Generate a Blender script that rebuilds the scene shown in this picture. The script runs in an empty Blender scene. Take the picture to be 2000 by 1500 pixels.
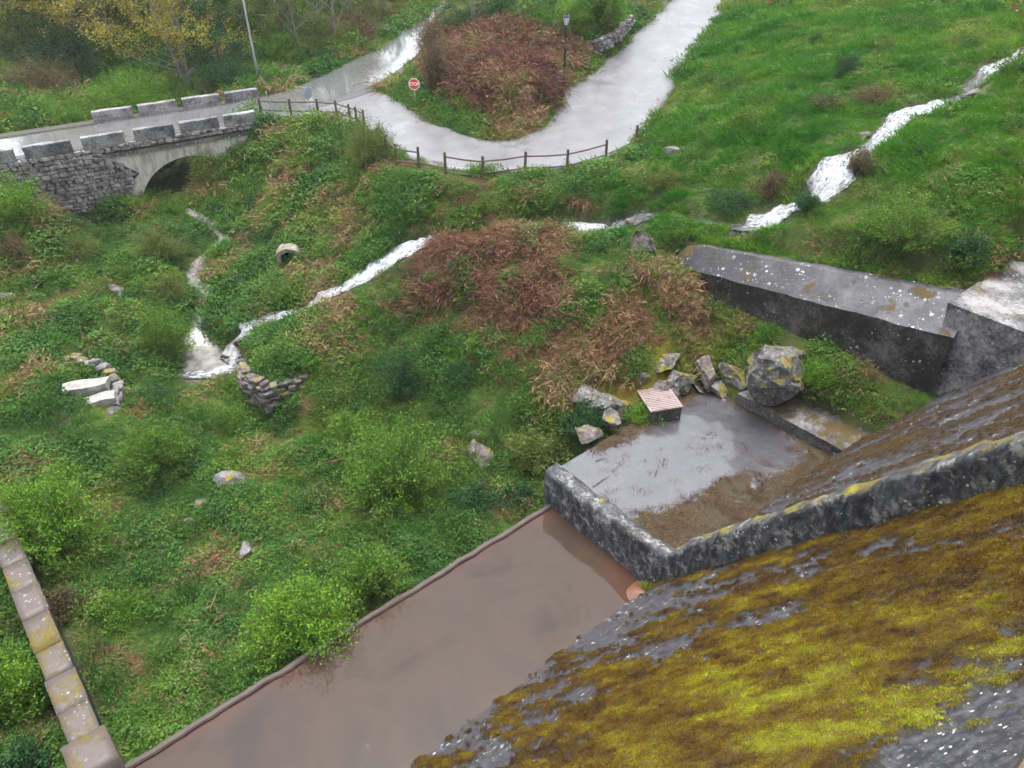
import bpy, bmesh, math, random
import numpy as np
from mathutils import Vector, Matrix, noise as mnoise
R = math.radians
random.seed(7); RNG = np.random.default_rng(11)
SC = bpy.context.scene; COL = SC.collection

# ------------------------------------------------------------------ camera, sky, sun, exposure
CAMZ, PITCH, FPX = 14.0, R(35.7), 1503.0          # eye 14 m above the road, looking 35.7 degrees down
cam_d = bpy.data.cameras.new('camera'); cam = bpy.data.objects.new('camera', cam_d); COL.objects.link(cam)
cam.location = (0, 0, CAMZ); cam.rotation_euler = (R(90) - PITCH, 0, 0)
cam_d.sensor_width = 36; cam_d.lens = FPX / 2000 * 36; cam_d.clip_start = .1; cam_d.clip_end = 3000
SC.camera = cam
W = bpy.data.worlds.new('World'); SC.world = W; W.use_nodes = True
wn = W.node_tree.nodes; wl = W.node_tree.links
sky = wn.new('ShaderNodeTexSky'); sky.sky_type = 'NISHITA'; sky.sun_disc = False
SUN_EL, SUN_AZ = R(80), R(0)
sky.sun_elevation = SUN_EL; sky.sun_rotation = SUN_AZ; sky.air_density = 1.0; sky.dust_density = 4.0; sky.altitude = 300
hs = wn.new('ShaderNodeHueSaturation'); hs.inputs['Saturation'].default_value = .30   # overcast: the cloud deck greys the blue
wl.new(sky.outputs[0], hs.inputs['Color'])
bg = wn['Background']; bg.inputs['Strength'].default_value = .15
wl.new(hs.outputs[0], bg.inputs['Color'])
sun_d = bpy.data.lights.new('sun', 'SUN'); sun_d.energy = 1.2; sun_d.angle = R(30); sun_d.color = (1, .98, .95)
sun = bpy.data.objects.new('sun', sun_d); COL.objects.link(sun)
sdir = Vector((math.sin(SUN_AZ) * math.cos(SUN_EL), math.cos(SUN_AZ) * math.cos(SUN_EL), math.sin(SUN_EL)))
sun.rotation_euler = sdir.to_track_quat('Z', 'Y').to_euler()
SC.view_settings.view_transform = 'Standard'; SC.view_settings.look = 'None'
SC.view_settings.exposure = 1.85; SC.view_settings.gamma = 1; SC.view_settings.use_curve_mapping = False
SC.cycles.use_denoising = True
SC.cycles.max_bounces = 4; SC.cycles.transparent_max_bounces = 6; SC.cycles.diffuse_bounces = 2; SC.cycles.glossy_bounces = 2; SC.cycles.transmission_bounces = 2; SC.cycles.volume_bounces = 0
SC.cycles.use_adaptive_sampling = True; SC.cycles.adaptive_threshold = .03

# ------------------------------------------------------------------ measuring helpers
def ray(px, py):
    r = px - 1000; u = 750 - py
    return r, FPX * math.cos(PITCH) + u * math.sin(PITCH), -(FPX * math.sin(PITCH) - u * math.cos(PITCH))
def P(px, py, z):                                  # the world point at height z seen at a place of the 2000x1500 photograph
    a = ray(px, py); k = (z - CAMZ) / a[2]
    return np.array((a[0] * k, a[1] * k, z))
US = np.array((.766, .643)); UT = np.array((-.643, .766))      # dam axes: s along the crest, t downstream
def D(s, t, z): return (US[0] * s + UT[0] * t, US[1] * s + UT[1] * t, z)
def face_z(t): return CAMZ - (t + 5.8) / .78                     # downstream slope of the dam

def _h(ix, iy, seed):
    n = (ix.astype(np.int64) * 374761393 + iy.astype(np.int64) * 668265263 + seed * 974634777) & 0x7fffffff
    n = ((n ^ (n >> 13)) * 1274126177) & 0x7fffffff
    return ((n ^ (n >> 16)) & 0xffff) / 65535.0
def vn(x, y, seed=0):
    x = np.asarray(x, float); y = np.asarray(y, float)
    ix = np.floor(x); iy = np.floor(y); fx = x - ix; fy = y - iy
    fx = fx * fx * fx * (fx * (fx * 6 - 15) + 10); fy = fy * fy * fy * (fy * (fy * 6 - 15) + 10)
    ix = ix.astype(np.int64); iy = iy.astype(np.int64)
    a = _h(ix, iy, seed); b = _h(ix + 1, iy, seed); c = _h(ix, iy + 1, seed); d = _h(ix + 1, iy + 1, seed)
    return (a + (b - a) * fx) * (1 - fy) + (c + (d - c) * fx) * fy
def fbm(x, y, seed=0, o=4):
    s = 0; a = .5; x = np.asarray(x, float); y = np.asarray(y, float)
    for i in range(o):
        s = s + a * vn(x, y, seed + i * 17); x, y = x * 1.97 + y * .31 + 5.2, y * 2.03 - x * .29 + 1.7; a *= .5
    return s / (1 - .5 ** o)
def sstep(a, b, x):
    t = np.clip((x - a) / (b - a), 0, 1); return t * t * (3 - 2 * t)

# ------------------------------------------------------------------ object helpers
def tag(o, label=None, cat=None, group=None, kind=None):
    if label: o['label'] = label
    if cat: o['category'] = cat
    if group: o['group'] = group
    if kind: o['kind'] = kind
    return o
def empty(name, loc=(0, 0, 0), rz=0):
    o = bpy.data.objects.new(name, None); COL.objects.link(o); o.location = loc; o.rotation_euler.z = rz
    o.empty_display_size = .3
    return o
def link(name, me, mat=None, parent=None, smooth=False):
    if mat is not None:
        me.materials.clear(); me.materials.append(mat)
    if smooth: me.polygons.foreach_set('use_smooth', [True] * len(me.polygons))
    o = bpy.data.objects.new(name, me); COL.objects.link(o)
    if parent: o.parent = parent
    return o
def mesh_np(name, V, F, attrs=None):
    """V (n,3) array, F (m,k) array of same-size faces"""
    V = np.asarray(V, np.float32); F = np.asarray(F, np.int32)
    me = bpy.data.meshes.new(name); k = F.shape[1]
    me.vertices.add(len(V)); me.vertices.foreach_set('co', V.ravel())
    me.loops.add(F.size); me.loops.foreach_set('vertex_index', F.ravel())
    me.polygons.add(len(F)); me.polygons.foreach_set('loop_start', np.arange(0, F.size, k, dtype=np.int32))
    for n, a in (attrs or {}).items():
        at = me.attributes.new(n, 'FLOAT', 'POINT'); at.data.foreach_set('value', np.asarray(a, np.float32).ravel())
    me.update(calc_edges=True)
    return me
def grid_faces(nu, nv):
    i = np.arange(nu * nv).reshape(nu, nv)
    return np.stack([i[:-1, :-1], i[1:, :-1], i[1:, 1:], i[:-1, 1:]], -1).reshape(-1, 4)
class MB:
    def __init__(s): s.b = bmesh.new()
    def poly(s, pts):
        return s.b.faces.new([s.b.verts.new(p) for p in pts])
    def box(s, x0, x1, y0, y1, z0, z1, M=None):
        v = [s.b.verts.new(p) for p in ((x0, y0, z0), (x1, y0, z0), (x1, y1, z0), (x0, y1, z0), (x0, y0, z1), (x1, y0, z1), (x1, y1, z1), (x0, y1, z1))]
        for f in ((3, 2, 1, 0), (4, 5, 6, 7), (0, 1, 5, 4), (1, 2, 6, 5), (2, 3, 7, 6), (3, 0, 4, 7)): s.b.faces.new([v[i] for i in f])
        if M is not None: bmesh.ops.transform(s.b, matrix=M, verts=v)
        return v
    def prism(s, bottom, top):                      # two loops of the same length, bottom counter-clockwise
        a = [s.b.verts.new(p) for p in bottom]; c = [s.b.verts.new(p) for p in top]; n = len(a)
        s.b.faces.new(a[::-1]); s.b.faces.new(c)
        for i in range(n): s.b.faces.new((a[i], a[(i + 1) % n], c[(i + 1) % n], c[i]))
    def tube(s, pts, rad, n=8, cap=True):
        pts = [Vector(p) for p in pts]; rings = []
        for i, p in enumerate(pts):
            d = (pts[min(i + 1, len(pts) - 1)] - pts[max(i - 1, 0)]).normalized()
            q = d.to_track_quat('Z', 'Y'); r = rad[i] if hasattr(rad, '__len__') else rad
            rings.append([s.b.verts.new(p + q @ Vector((math.cos(2 * math.pi * k / n) * r, math.sin(2 * math.pi * k / n) * r, 0))) for k in range(n)])
        for a, c in zip(rings, rings[1:]):
            for k in range(n): s.b.faces.new((a[k], a[(k + 1) % n], c[(k + 1) % n], c[k]))
        if cap: s.b.faces.new(rings[0][::-1]); s.b.faces.new(rings[-1])
    def lathe(s, prof, n=16, c=(0, 0, 0), M=None):
        rings = [[s.b.verts.new((c[0] + r * math.cos(2 * math.pi * k / n), c[1] + r * math.sin(2 * math.pi * k / n), c[2] + z)) for k in range(n)] for r, z in prof]
        for a, b in zip(rings, rings[1:]):
            for k in range(n): s.b.faces.new((a[k], a[(k + 1) % n], b[(k + 1) % n], b[k]))
        s.b.faces.new(rings[0][::-1]); s.b.faces.new(rings[-1])
        if M is not None: bmesh.ops.transform(s.b, matrix=M, verts=[v for r in rings for v in r])
    def bevel(s, w=.02, seg=2):
        bmesh.ops.bevel(s.b, geom=[e for e in s.b.edges if e.is_manifold and e.calc_face_angle(0) > .5], offset=w, segments=seg, affect='EDGES', profile=.6)
    def rough(s, cuts=3, amp=.02, freq=2., seed=0):
        bmesh.ops.subdivide_edges(s.b, edges=s.b.edges[:], cuts=cuts, use_grid_fill=True)
        for v in s.b.verts:
            v.co += mnoise.noise_vector(v.co * freq + Vector((seed * 7.1, seed * 3.3, seed))) * amp
    def build(s, name, mat, parent=None, smooth=False):
        bmesh.ops.recalc_face_normals(s.b, faces=s.b.faces)
        me = bpy.data.meshes.new(name); s.b.to_mesh(me); s.b.free()
        return link(name, me, mat, parent, smooth)

# ------------------------------------------------------------------ materials
class NT:
    def __init__(s, name):
        s.m = bpy.data.materials.new(name); s.m.use_nodes = True; s.t = s.m.node_tree; s.n = s.t.nodes; s.bsdf = s.n['Principled BSDF']
        s.pos = s.new('ShaderNodeNewGeometry').outputs['Position']
    def new(s, ty, **kw):
        n = s.n.new(ty)
        for k, v in kw.items(): setattr(n, k, v)
        return n
    def put(s, inp, v):
        if isinstance(v, bpy.types.NodeSocket): s.t.links.new(v, inp)
        elif v is not None:
            if inp.type == 'RGBA' and not hasattr(v, '__len__'): v = (v, v, v, 1)
            elif inp.type == 'RGBA' and len(v) == 3: v = (*v, 1)
            inp.default_value = v
    def noise(s, scale, detail=4, rough=.6, vec=None, dist=0, out=0):
        n = s.new('ShaderNodeTexNoise'); n.inputs['Scale'].default_value = scale; n.inputs['Detail'].default_value = detail
        n.inputs['Roughness'].default_value = rough; n.inputs['Distortion'].default_value = dist
        s.t.links.new(vec or s.pos, n.inputs['Vector']); return n.outputs[out]
    def voro(s, scale, feature='F1', vec=None, out='Distance', rnd=1):
        n = s.new('ShaderNodeTexVoronoi', feature=feature); n.inputs['Scale'].default_value = scale; n.inputs['Randomness'].default_value = rnd
        s.t.links.new(vec or s.pos, n.inputs['Vector']); return n.outputs[out]
    def math(s, op, a, b=0., clamp=False):
        n = s.new('ShaderNodeMath', operation=op, use_clamp=clamp); s.put(n.inputs[0], a); s.put(n.inputs[1], b); return n.outputs[0]
    def rng(s, v, a, b, c=0., d=1.):
        n = s.new('ShaderNodeMapRange', interpolation_type='SMOOTHSTEP'); s.put(n.inputs[0], v)
        for i, x in enumerate((a, b, c, d)): s.put(n.inputs[i + 1], x)
        return n.outputs[0]
    def mix(s, f, a, b, mode='MIX'):
        n = s.new('ShaderNodeMix', data_type='RGBA', blend_type=mode); s.put(n.inputs[0], f); s.put(n.inputs[6], a); s.put(n.inputs[7], b); return n.outputs[2]
    def ramp(s, v, stops):
        n = s.new('ShaderNodeValToRGB'); s.put(n.inputs[0], v); e = n.color_ramp.elements
        while len(e) < len(stops): e.new(.5)
        for x, (p, c) in zip(e, stops): x.position = p; x.color = (*c, 1)
        return n.outputs[0]
    def attr(s, name, ty='GEOMETRY', out='Fac'):
        n = s.new('ShaderNodeAttribute', attribute_type=ty, attribute_name=name); return n.outputs[out]
    def vscale(s, v):
        n = s.new('ShaderNodeVectorMath', operation='MULTIPLY'); s.t.links.new(s.pos, n.inputs[0]); n.inputs[1].default_value = v; return n.outputs[0]
    def nz(s):
        n = s.new('ShaderNodeSeparateXYZ'); s.t.links.new(s.n['Geometry'].outputs['Normal'], n.inputs[0]); return n.outputs[2]
    def bump(s, h, strength=.5, dist=.02):
        n = s.new('ShaderNodeBump'); n.inputs['Strength'].default_value = strength; n.inputs['Distance'].default_value = dist
        s.put(n.inputs['Height'], h); s.t.links.new(n.outputs[0], s.bsdf.inputs['Normal'])
    def done(s, color=None, rough=.8, spec=.3, **kw):
        s.put(s.bsdf.inputs['Base Color'], color); s.put(s.bsdf.inputs['Roughness'], rough); s.put(s.bsdf.inputs['Specular IOR Level'], spec)
        for k, v in kw.items(): s.put(s.bsdf.inputs[k.replace('_', ' ')], v)
        return s.m
def plain(name, col, rough=.6, spec=.4, metal=0., var=.25, scale=6):
    t = NT(name); f = t.noise(scale, 5)
    c = t.mix(f, [x * (1 - var) for x in col], [min(1, x * (1 + var)) for x in col])
    t.bump(t.noise(scale * 8, 3), .2, .01)
    return t.done(c, rough, spec, Metallic=metal)

def mat_old_concrete(name, dark=(.03, .03, .036), light=(.15, .145, .14), lich=.5, moss=.4, mossc=((.055, .034, .010), (.15, .115, .014)), lscale=7., wet=.45, lightbias=0.):
    t = NT(name)
    big = t.noise(.7, 6, .65); fine = t.noise(9, 6, .7)
    mixf = t.rng(t.math('ADD', t.math('MULTIPLY', big, .7), t.math('MULTIPLY', fine, .4)), .47 - lightbias, .72 - lightbias)
    c = t.mix(mixf, dark, light)
    # lichen discs of several sizes
    wob = t.new('ShaderNodeVectorMath', operation='MULTIPLY_ADD'); t.t.links.new(t.noise(14, 3, .6, out=1), wob.inputs[0]); wob.inputs[1].default_value = (.09, .09, .09); t.t.links.new(t.pos, wob.inputs[2])
    for sc, thr, w in ((lscale, .30, .8), (lscale * 2.3, .30, .7)):
        v = t.voro(sc, vec=wob.outputs[0]); ccol = t.voro(sc, vec=wob.outputs[0], out='Color')
        sep = t.new('ShaderNodeSeparateColor'); t.t.links.new(ccol, sep.inputs[0])
        rad = t.math('MULTIPLY', t.rng(sep.outputs[0], 1 - lich, 1.0), thr + .08)
        area = t.rng(t.noise(1.1, 3), .42, .6)
        m = t.math('MULTIPLY', t.math('LESS_THAN', v, rad), t.math('MULTIPLY', area, w))
        c = t.mix(m, c, t.mix(sep.outputs[1], (.28, .28, .27), (.46, .46, .43)))
    mm = t.math('MULTIPLY', t.rng(t.noise(.9, 7, .7), .62 - moss * .3, .72 - moss * .25), t.rng(t.nz(), .2, .75))
    mc = t.mix(t.noise(2.2, 5), mossc[0], mossc[1])
    c = t.mix(mm, c, mc)
    h = t.math('ADD', t.math('MULTIPLY', fine, .6), t.math('MULTIPLY', t.math('MULTIPLY', mm, t.noise(40, 4, .7)), 1.5))
    t.bump(h, .7, .03)
    rough = t.mix(mm, t.mix(t.noise(1.6, 4), wet - .12, wet + .25), .9)
    return t.done(c, rough, .45)

MAT = {}
MAT['dark_concrete'] = mat_old_concrete('dark_concrete')
MAT['wall_concrete'] = mat_old_concrete('wall_concrete', dark=(.018, .018, .023), light=(.062, .06, .07), lich=.42, moss=.30, lscale=5., mossc=((.04, .024, .01), (.12, .08, .012)))
MAT['pale_concrete'] = mat_old_concrete('pale_concrete', light=(.42, .40, .36), lightbias=.07, lich=.4, moss=.25)
MAT['coping'] = mat_old_concrete('coping', dark=(.075, .058, .05), light=(.085, .07, .062), moss=.40, mossc=((.06, .04, .012), (.18, .14, .012)), lich=.28, lscale=7)

def mat_ground():
    t = NT('soil')
    a = t.noise(.35, 5); b = t.noise(3.2, 6, .7)
    c = t.mix(t.rng(a, .35, .65), (.035, .055, .014), (.062, .085, .02))
    c = t.mix(t.rng(b, .5, .68), c, (.085, .058, .032))
    c = t.mix(t.math('MULTIPLY', t.rng(t.math('ADD', t.attr('moss'), t.math('MULTIPLY', t.math('SUBTRACT', b, .5), .9)), .3, .6), t.rng(t.nz(), .55, .85)), c, t.mix(t.noise(7, 5), (.085, .07, .014), (.25, .185, .02)))
    c = t.mix(t.rng(t.attr('mud'), .2, .7), c, t.mix(b, (.035, .03, .026), (.10, .085, .07)))
    c = t.mix(t.rng(t.attr('litter'), .25, .75), c, t.mix(t.noise(12, 4), (.10, .05, .03), (.24, .14, .08)))
    t.bump(t.math('ADD', b, t.noise(22, 5, .7)), .8, .08)
    return t.done(c, .85, .2)
MAT['ground'] = mat_ground()

def mat_road(name, base, light, wetr, puddle_r, cracks=0., coat=1.):
    t = NT(name)
    a = t.noise(.5, 5, .6); b = t.noise(5, 6, .7); g = t.noise(60, 3)
    c = t.mix(a, base, light); c = t.mix(t.math('MULTIPLY', b, .35), c, [x * .62 for x in base])
    if cracks:
        wob = t.new('ShaderNodeVectorMath', operation='MULTIPLY_ADD'); t.t.links.new(t.noise(1.3, 4, .6, out=1), wob.inputs[0]); wob.inputs[1].default_value = (.7, .7, .7); t.t.links.new(t.pos, wob.inputs[2])
        e = t.voro(.22, 'DISTANCE_TO_EDGE', vec=wob.outputs[0])
        ck = t.math('MULTIPLY', t.rng(e, .0, .006, 1, 0), cracks)
        c = t.mix(ck, c, (.07, .06, .05))
    film = t.rng(t.noise(.8, 4, .55, dist=.4), .40, .62)
    t.bump(t.math('ADD', g, t.math('MULTIPLY', b, .6)), .12, .01)
    return t.done(c, t.mix(film, wetr, puddle_r), .5, **{'Coat_Weight': coat, 'Coat_Roughness': t.mix(film, wetr * .6, puddle_r * .6)})
MAT['concrete_road'] = mat_road('concrete_road', (.075, .074, .078), (.20, .197, .205), .5, .3, .9, coat=.12)
MAT['asphalt'] = mat_road('asphalt', (.10, .101, .107), (.15, .15, .155), .16, .05)
MAT['asphalt_painted_dull'] = mat_road('asphalt_painted_dull', (.055, .055, .06), (.075, .075, .08), .75, .65, coat=0.)  # rougher asphalt, its missing sky reflection painted as a darker base

def mat_leaf(name, stops, inst=True, noise_s=.6, rough=.6, transl=.25, tone='tone', tw=.5, gain=1.):
    t = NT(name)
    oi = t.new('ShaderNodeObjectInfo').outputs['Random']
    v = t.math('ADD', t.math('MULTIPLY', t.noise(noise_s, 4), .75), t.math('MULTIPLY', t.attr('leafrnd'), .35))
    if inst: v = t.math('ADD', t.math('MULTIPLY', v, .62 if tw < .8 else .30), t.math('MULTIPLY', t.attr(tone, 'INSTANCER'), tw))
    c = t.ramp(t.math('SUBTRACT', v, .04), [(p_, tuple(min(.9, q_ * gain) for q_ in c_)) for p_, c_ in stops])
    t.done(c, rough, .12)
    tr = t.new('ShaderNodeBsdfTranslucent'); t.t.links.new(c, tr.inputs[0])
    mx = t.new('ShaderNodeMixShader'); mx.inputs[0].default_value = transl
    t.t.links.new(t.bsdf.outputs[0], mx.inputs[1]); t.t.links.new(tr.outputs[0], mx.inputs[2])
    t.t.links.new(mx.outputs[0], t.n['Material Output'].inputs[0])
    return t.m
MAT['grass'] = mat_leaf('grass', [(.12, (.022, .085, .010)), (.34, (.040, .15, .012)), (.52, (.075, .19, .016)), (.72, (.14, .20, .028)), (.92, (.25, .21, .075))], gain=1.2)
MAT['broadleaf'] = mat_leaf('broadleaf', [(.12, (.014, .038, .010)), (.34, (.030, .080, .016)), (.55, (.056, .120, .020)), (.75, (.10, .150, .028)), (.93, (.16, .15, .05))], gain=1.25)
MAT['bracken'] = mat_leaf('bracken', [(.18, (.032, .014, .010)), (.42, (.085, .036, .025)), (.66, (.15, .075, .045)), (.92, (.27, .18, .10))], gain=1.15, transl=.08, rough=.7)
MAT['litter'] = mat_leaf('litter', [(.2, (.022, .012, .008)), (.5, (.06, .034, .017)), (.85, (.15, .09, .045))], transl=.05, rough=.6)
MAT['moss_fuzz'] = mat_leaf('moss_fuzz', [(.12, (.035, .018, .008)), (.32, (.08, .044, .008)), (.50, (.13, .086, .008)), (.66, (.18, .152, .010)), (.85, (.24, .27, .014))], transl=.05, rough=.9, noise_s=3, tw=1., gain=1.15)
def bushmat(n, a, b, c): return mat_leaf(n, [(.2, a), (.45, b), (.75, c)], inst=False, noise_s=1.2, gain=1.12)
MAT['bush_bright'] = bushmat('bush_bright', (.045, .12, .012), (.09, .20, .018), (.16, .28, .03))
MAT['bush_mid'] = bushmat('bush_mid', (.035, .095, .014), (.075, .165, .020), (.135, .225, .032))
MAT['bush_dark'] = bushmat('bush_dark', (.014, .045, .018), (.027, .08, .026), (.055, .125, .038))
MAT['bush_olive'] = bushmat('bush_olive', (.05, .085, .018), (.10, .14, .030), (.165, .20, .045))
MAT['bush_brown'] = bushmat('bush_brown', (.07, .045, .025), (.11, .08, .042), (.13, .13, .055))
MAT['leaf_yellow'] = bushmat('leaf_yellow', (.17, .155, .022), (.28, .24, .035), (.40, .34, .06))
MAT['leaf_far'] = bushmat('leaf_far', (.09, .16, .05), (.15, .235, .075), (.23, .30, .11))
MAT['bark'] = plain('bark', (.09, .075, .06), .85, .2)
MAT['pale_bark'] = plain('pale_bark', (.155, .15, .135), .8, .2)
MAT['twig'] = plain('twig', (.10, .065, .045), .8, .2)

def mat_rock(name, dark, light, lich=.5, moss=.3):
    t = NT(name); c = t.mix(t.rng(t.noise(2.5, 7, .7), .35, .65), dark, light)
    v = t.noise(7, 4, .6); c = t.mix(t.math('MULTIPLY', t.rng(v, .64 - lich * .12, .68 - lich * .1), .8), c, (.23, .23, .215))
    m = t.math('MULTIPLY', t.rng(t.noise(1.6, 5), .62 - moss * .25, .7 - moss * .2), t.rng(t.nz(), .0, .6))
    c = t.mix(m, c, t.mix(t.noise(5), (.10, .08, .015), (.25, .20, .02)))
    t.bump(t.noise(9, 8, .7), .9, .05)
    return t.done(c, .7, .35)
MAT['rock'] = mat_rock('rock', (.07, .065, .07), (.19, .18, .18))
MAT['lichen_rock'] = mat_rock('lichen_rock', (.04, .036, .036), (.115, .11, .107), .8, .5)
MAT['white_stone'] = mat_rock('white_stone', (.20, .19, .175), (.34, .325, .30), .4, .05)
MAT['rubble'] = mat_rock('rubble', (.07, .062, .06), (.26, .235, .23), .5, .0)
MAT['schist'] = mat_rock('schist', (.045, .036, .034), (.13, .11, .10), .4, .25)
MAT['mortar'] = plain('mortar', (.07, .062, .055), .9, .2, scale=4)

def mat_plaster():
    t = NT('plaster')
    st = t.noise(3, 6, .7, vec=t.vscale((1, 1, .25)))
    c = t.mix(t.rng(st, .38, .68), (.46, .435, .385), (.24, .22, .195)); c = t.mix(t.rng(t.noise(1.2, 6, .7), .58, .72), c, (.13, .12, .11))
    t.bump(t.noise(14, 6, .7), .4, .03); return t.done(c, .8, .25)
MAT['plaster'] = mat_plaster()
MAT['wood'] = plain('wood', (.105, .075, .06), .75, .25, var=.45, scale=9)
MAT['black_iron'] = plain('black_iron', (.012, .013, .016), .35, .5)
MAT['galvanised'] = plain('galvanised', (.40, .43, .46), .4, .5, metal=.55, var=.12)
MAT['sign_back'] = plain('sign_back', (.27, .30, .34), .5, .4, metal=.3)
MAT['sign_red'] = plain('sign_red', (.62, .05, .03), .4, .5, var=.06)
MAT['sign_white'] = plain('sign_white', (.82, .82, .82), .4, .5, var=.04)
MAT['lamp_glass'] = plain('lamp_glass', (.62, .66, .70), .12, .6, var=.05)
def mat_lid():
    t = NT('hatch_lid'); c = t.mix(t.noise(4, 5), (.22, .165, .155), (.31, .24, .225)); c = t.mix(t.rng(t.noise(2.5, 5), .55, .7), c, (.15, .12, .11))
    t.bump(t.noise(25), .2, .01); return t.done(c, .4, .4)
MAT['lid'] = mat_lid()

def mat_foam():
    t = NT('white_water')
    uv = t.new('ShaderNodeCombineXYZ'); t.put(uv.inputs[0], t.attr('along')); t.put(uv.inputs[1], t.attr('across')); V = uv.outputs[0]
    a = t.noise(4.2, 6, .72, vec=V, dist=.8); f = t.attr('foam')
    m = t.rng(t.math('ADD', a, t.math('MULTIPLY', f, .37)), .62, .92)
    c = t.ramp(m, [(0., (.035, .038, .036)), (.45, (.11, .115, .115)), (1., (.37, .385, .40))])
    t.bump(t.noise(5, 7, .75, vec=V), .8, .09)
    return t.done(c, t.mix(m, .12, .5), .5)
MAT['foam'] = mat_foam()
def mat_brook():
    t = NT('brook_water'); c = t.mix(t.rng(t.noise(2.2, 4), .4, .65), (.10, .10, .088), (.19, .175, .155))
    t.bump(t.noise(7, 4, .6, dist=.6), .35, .04); return t.done(c, .1, .5)
MAT['brook'] = mat_brook()
def mat_pool():
    t = NT('muddy_water')
    a = t.noise(.33, 4, .6, dist=.6); b = t.noise(1.1, 4)
    c = t.ramp(t.math('ADD', t.math('MULTIPLY', a, .8), t.math('MULTIPLY', b, .25)), [(.32, (.024, .017, .014)), (.5, (.048, .033, .022)), (.68, (.033, .025, .021))])
    c = t.mix(t.rng(t.attr('shallow'), .1, .95), c, t.mix(b, (.05, .024, .017), (.08, .04, .029)))
    # rain rings
    wv = None
    for sc, off in ((2.1, 0), (1.5, 5)):
        mp = t.new('ShaderNodeVectorMath', operation='ADD'); t.t.links.new(t.pos, mp.inputs[0]); mp.inputs[1].default_value = (off, off * .7, 0)
        v = t.voro(sc, vec=mp.outputs[0]); cc = t.voro(sc, vec=mp.outputs[0], out='Color')
        s_ = t.new('ShaderNodeSeparateColor'); t.t.links.new(cc, s_.inputs[0])
        lim = t.math('MULTIPLY', s_.outputs[0], .24)
        env = t.math('MULTIPLY', t.math('LESS_THAN', v, lim), t.math('GREATER_THAN', v, t.math('MULTIPLY', lim, .45)))
        w = t.math('MULTIPLY', t.math('SINE', t.math('MULTIPLY', v, 95.)), env)
        wv = w if wv is None else t.math('ADD', wv, w)
    t.bump(t.math('ADD', t.math('MULTIPLY', wv, .5), t.math('MULTIPLY', t.noise(9, 3), .12)), .07, .03)
    return t.done(c, .05, .5, IOR=1.33, Coat_Weight=.25, Coat_Roughness=.03, Coat_IOR=1.33)
MAT['pool'] = mat_pool()
def mat_slab():
    t = NT('wet_slab')
    deb = t.attr('debris'); n1 = t.noise(2.5, 7, .7); n2 = t.noise(18, 5, .7)
    c = t.mix(t.noise(.8, 5), (.042, .041, .046), (.082, .080, .088)); c = t.mix(t.math('MULTIPLY', n2, .4), c, (.025, .025, .03))
    m = t.rng(t.math('ADD', deb, t.math('MULTIPLY', t.math('SUBTRACT', n1, .5), 1.1)), .45, .6)
    dc = t.mix(t.noise(3, 4), t.mix(n2, (.011, .008, .006), (.046, .03, .016)), t.mix(n2, (.02, .017, .006), (.055, .048, .01)))
    c = t.mix(m, c, dc)
    t.bump(t.math('ADD', t.math('MULTIPLY', n2, .3), t.math('MULTIPLY', m, n2)), .5, .05)
    return t.done(c, t.mix(m, t.mix(t.rng(t.noise(.7, 3), .4, .6), .30, .13), .85), .5, Coat_Weight=t.math('SUBTRACT', 1., m), Coat_Roughness=.12)
MAT['slab'] = mat_slab()
def mat_dam():
    t = NT('mossy_face')
    ms = t.attr('moss'); tone = t.attr('mtone')
    n = t.noise(6, 7, .72); nf = t.noise(38, 5, .72)
    con = t.mix(t.rng(n, .38, .66), (.025, .025, .031), (.085, .085, .095)); con = t.mix(t.rng(t.noise(13, 5, .7), .60, .70), con, (.22, .215, .205))
    con = t.mix(t.math('MULTIPLY', t.rng(t.noise(.8, 4), .45, .7), .5), con, (.055, .04, .03))
    wob = t.new('ShaderNodeVectorMath', operation='MULTIPLY_ADD'); t.t.links.new(t.noise(22, 3, .6, out=1), wob.inputs[0]); wob.inputs[1].default_value = (.05, .05, .05); t.t.links.new(t.pos, wob.inputs[2])
    for sc in (6., 13.):
        v = t.voro(sc, vec=wob.outputs[0]); sep = t.new('ShaderNodeSeparateColor'); t.t.links.new(t.voro(sc, vec=wob.outputs[0], out='Color'), sep.inputs[0])
        m = t.math('MULTIPLY', t.math('LESS_THAN', v, t.math('MULTIPLY', t.rng(sep.outputs[0], .55, 1.), .34)), t.rng(t.noise(.9, 3), .47, .58))
        con = t.mix(m, con, (.44, .44, .41))
    mc = t.ramp(t.math('ADD', t.math('MULTIPLY', tone, .85), t.math('MULTIPLY', nf, .28)), [(.22, (.03, .016, .008)), (.40, (.075, .042, .008)), (.58, (.125, .082, .008)), (.76, (.20, .17, .010)), (.95, (.28, .31, .014))])
    mc = t.mix(t.rng(nf, .38, .62, .55, 0), mc, (.03, .02, .008))
    k = t.rng(t.math('ADD', ms, t.math('MULTIPLY', t.math('SUBTRACT', nf, .5), .5)), .40, .60)
    c = t.mix(k, con, mc)
    t.bump(t.math('ADD', t.math('MULTIPLY', t.math('MULTIPLY', k, nf), 1.6), t.math('MULTIPLY', n, .4)), .9, .03)
    return t.done(c, t.mix(k, t.mix(n, .3, .6), .95), .35)
MAT['dam_face'] = mat_dam()
MAT['dam_face_flank'] = MAT['dam_face']

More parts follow.
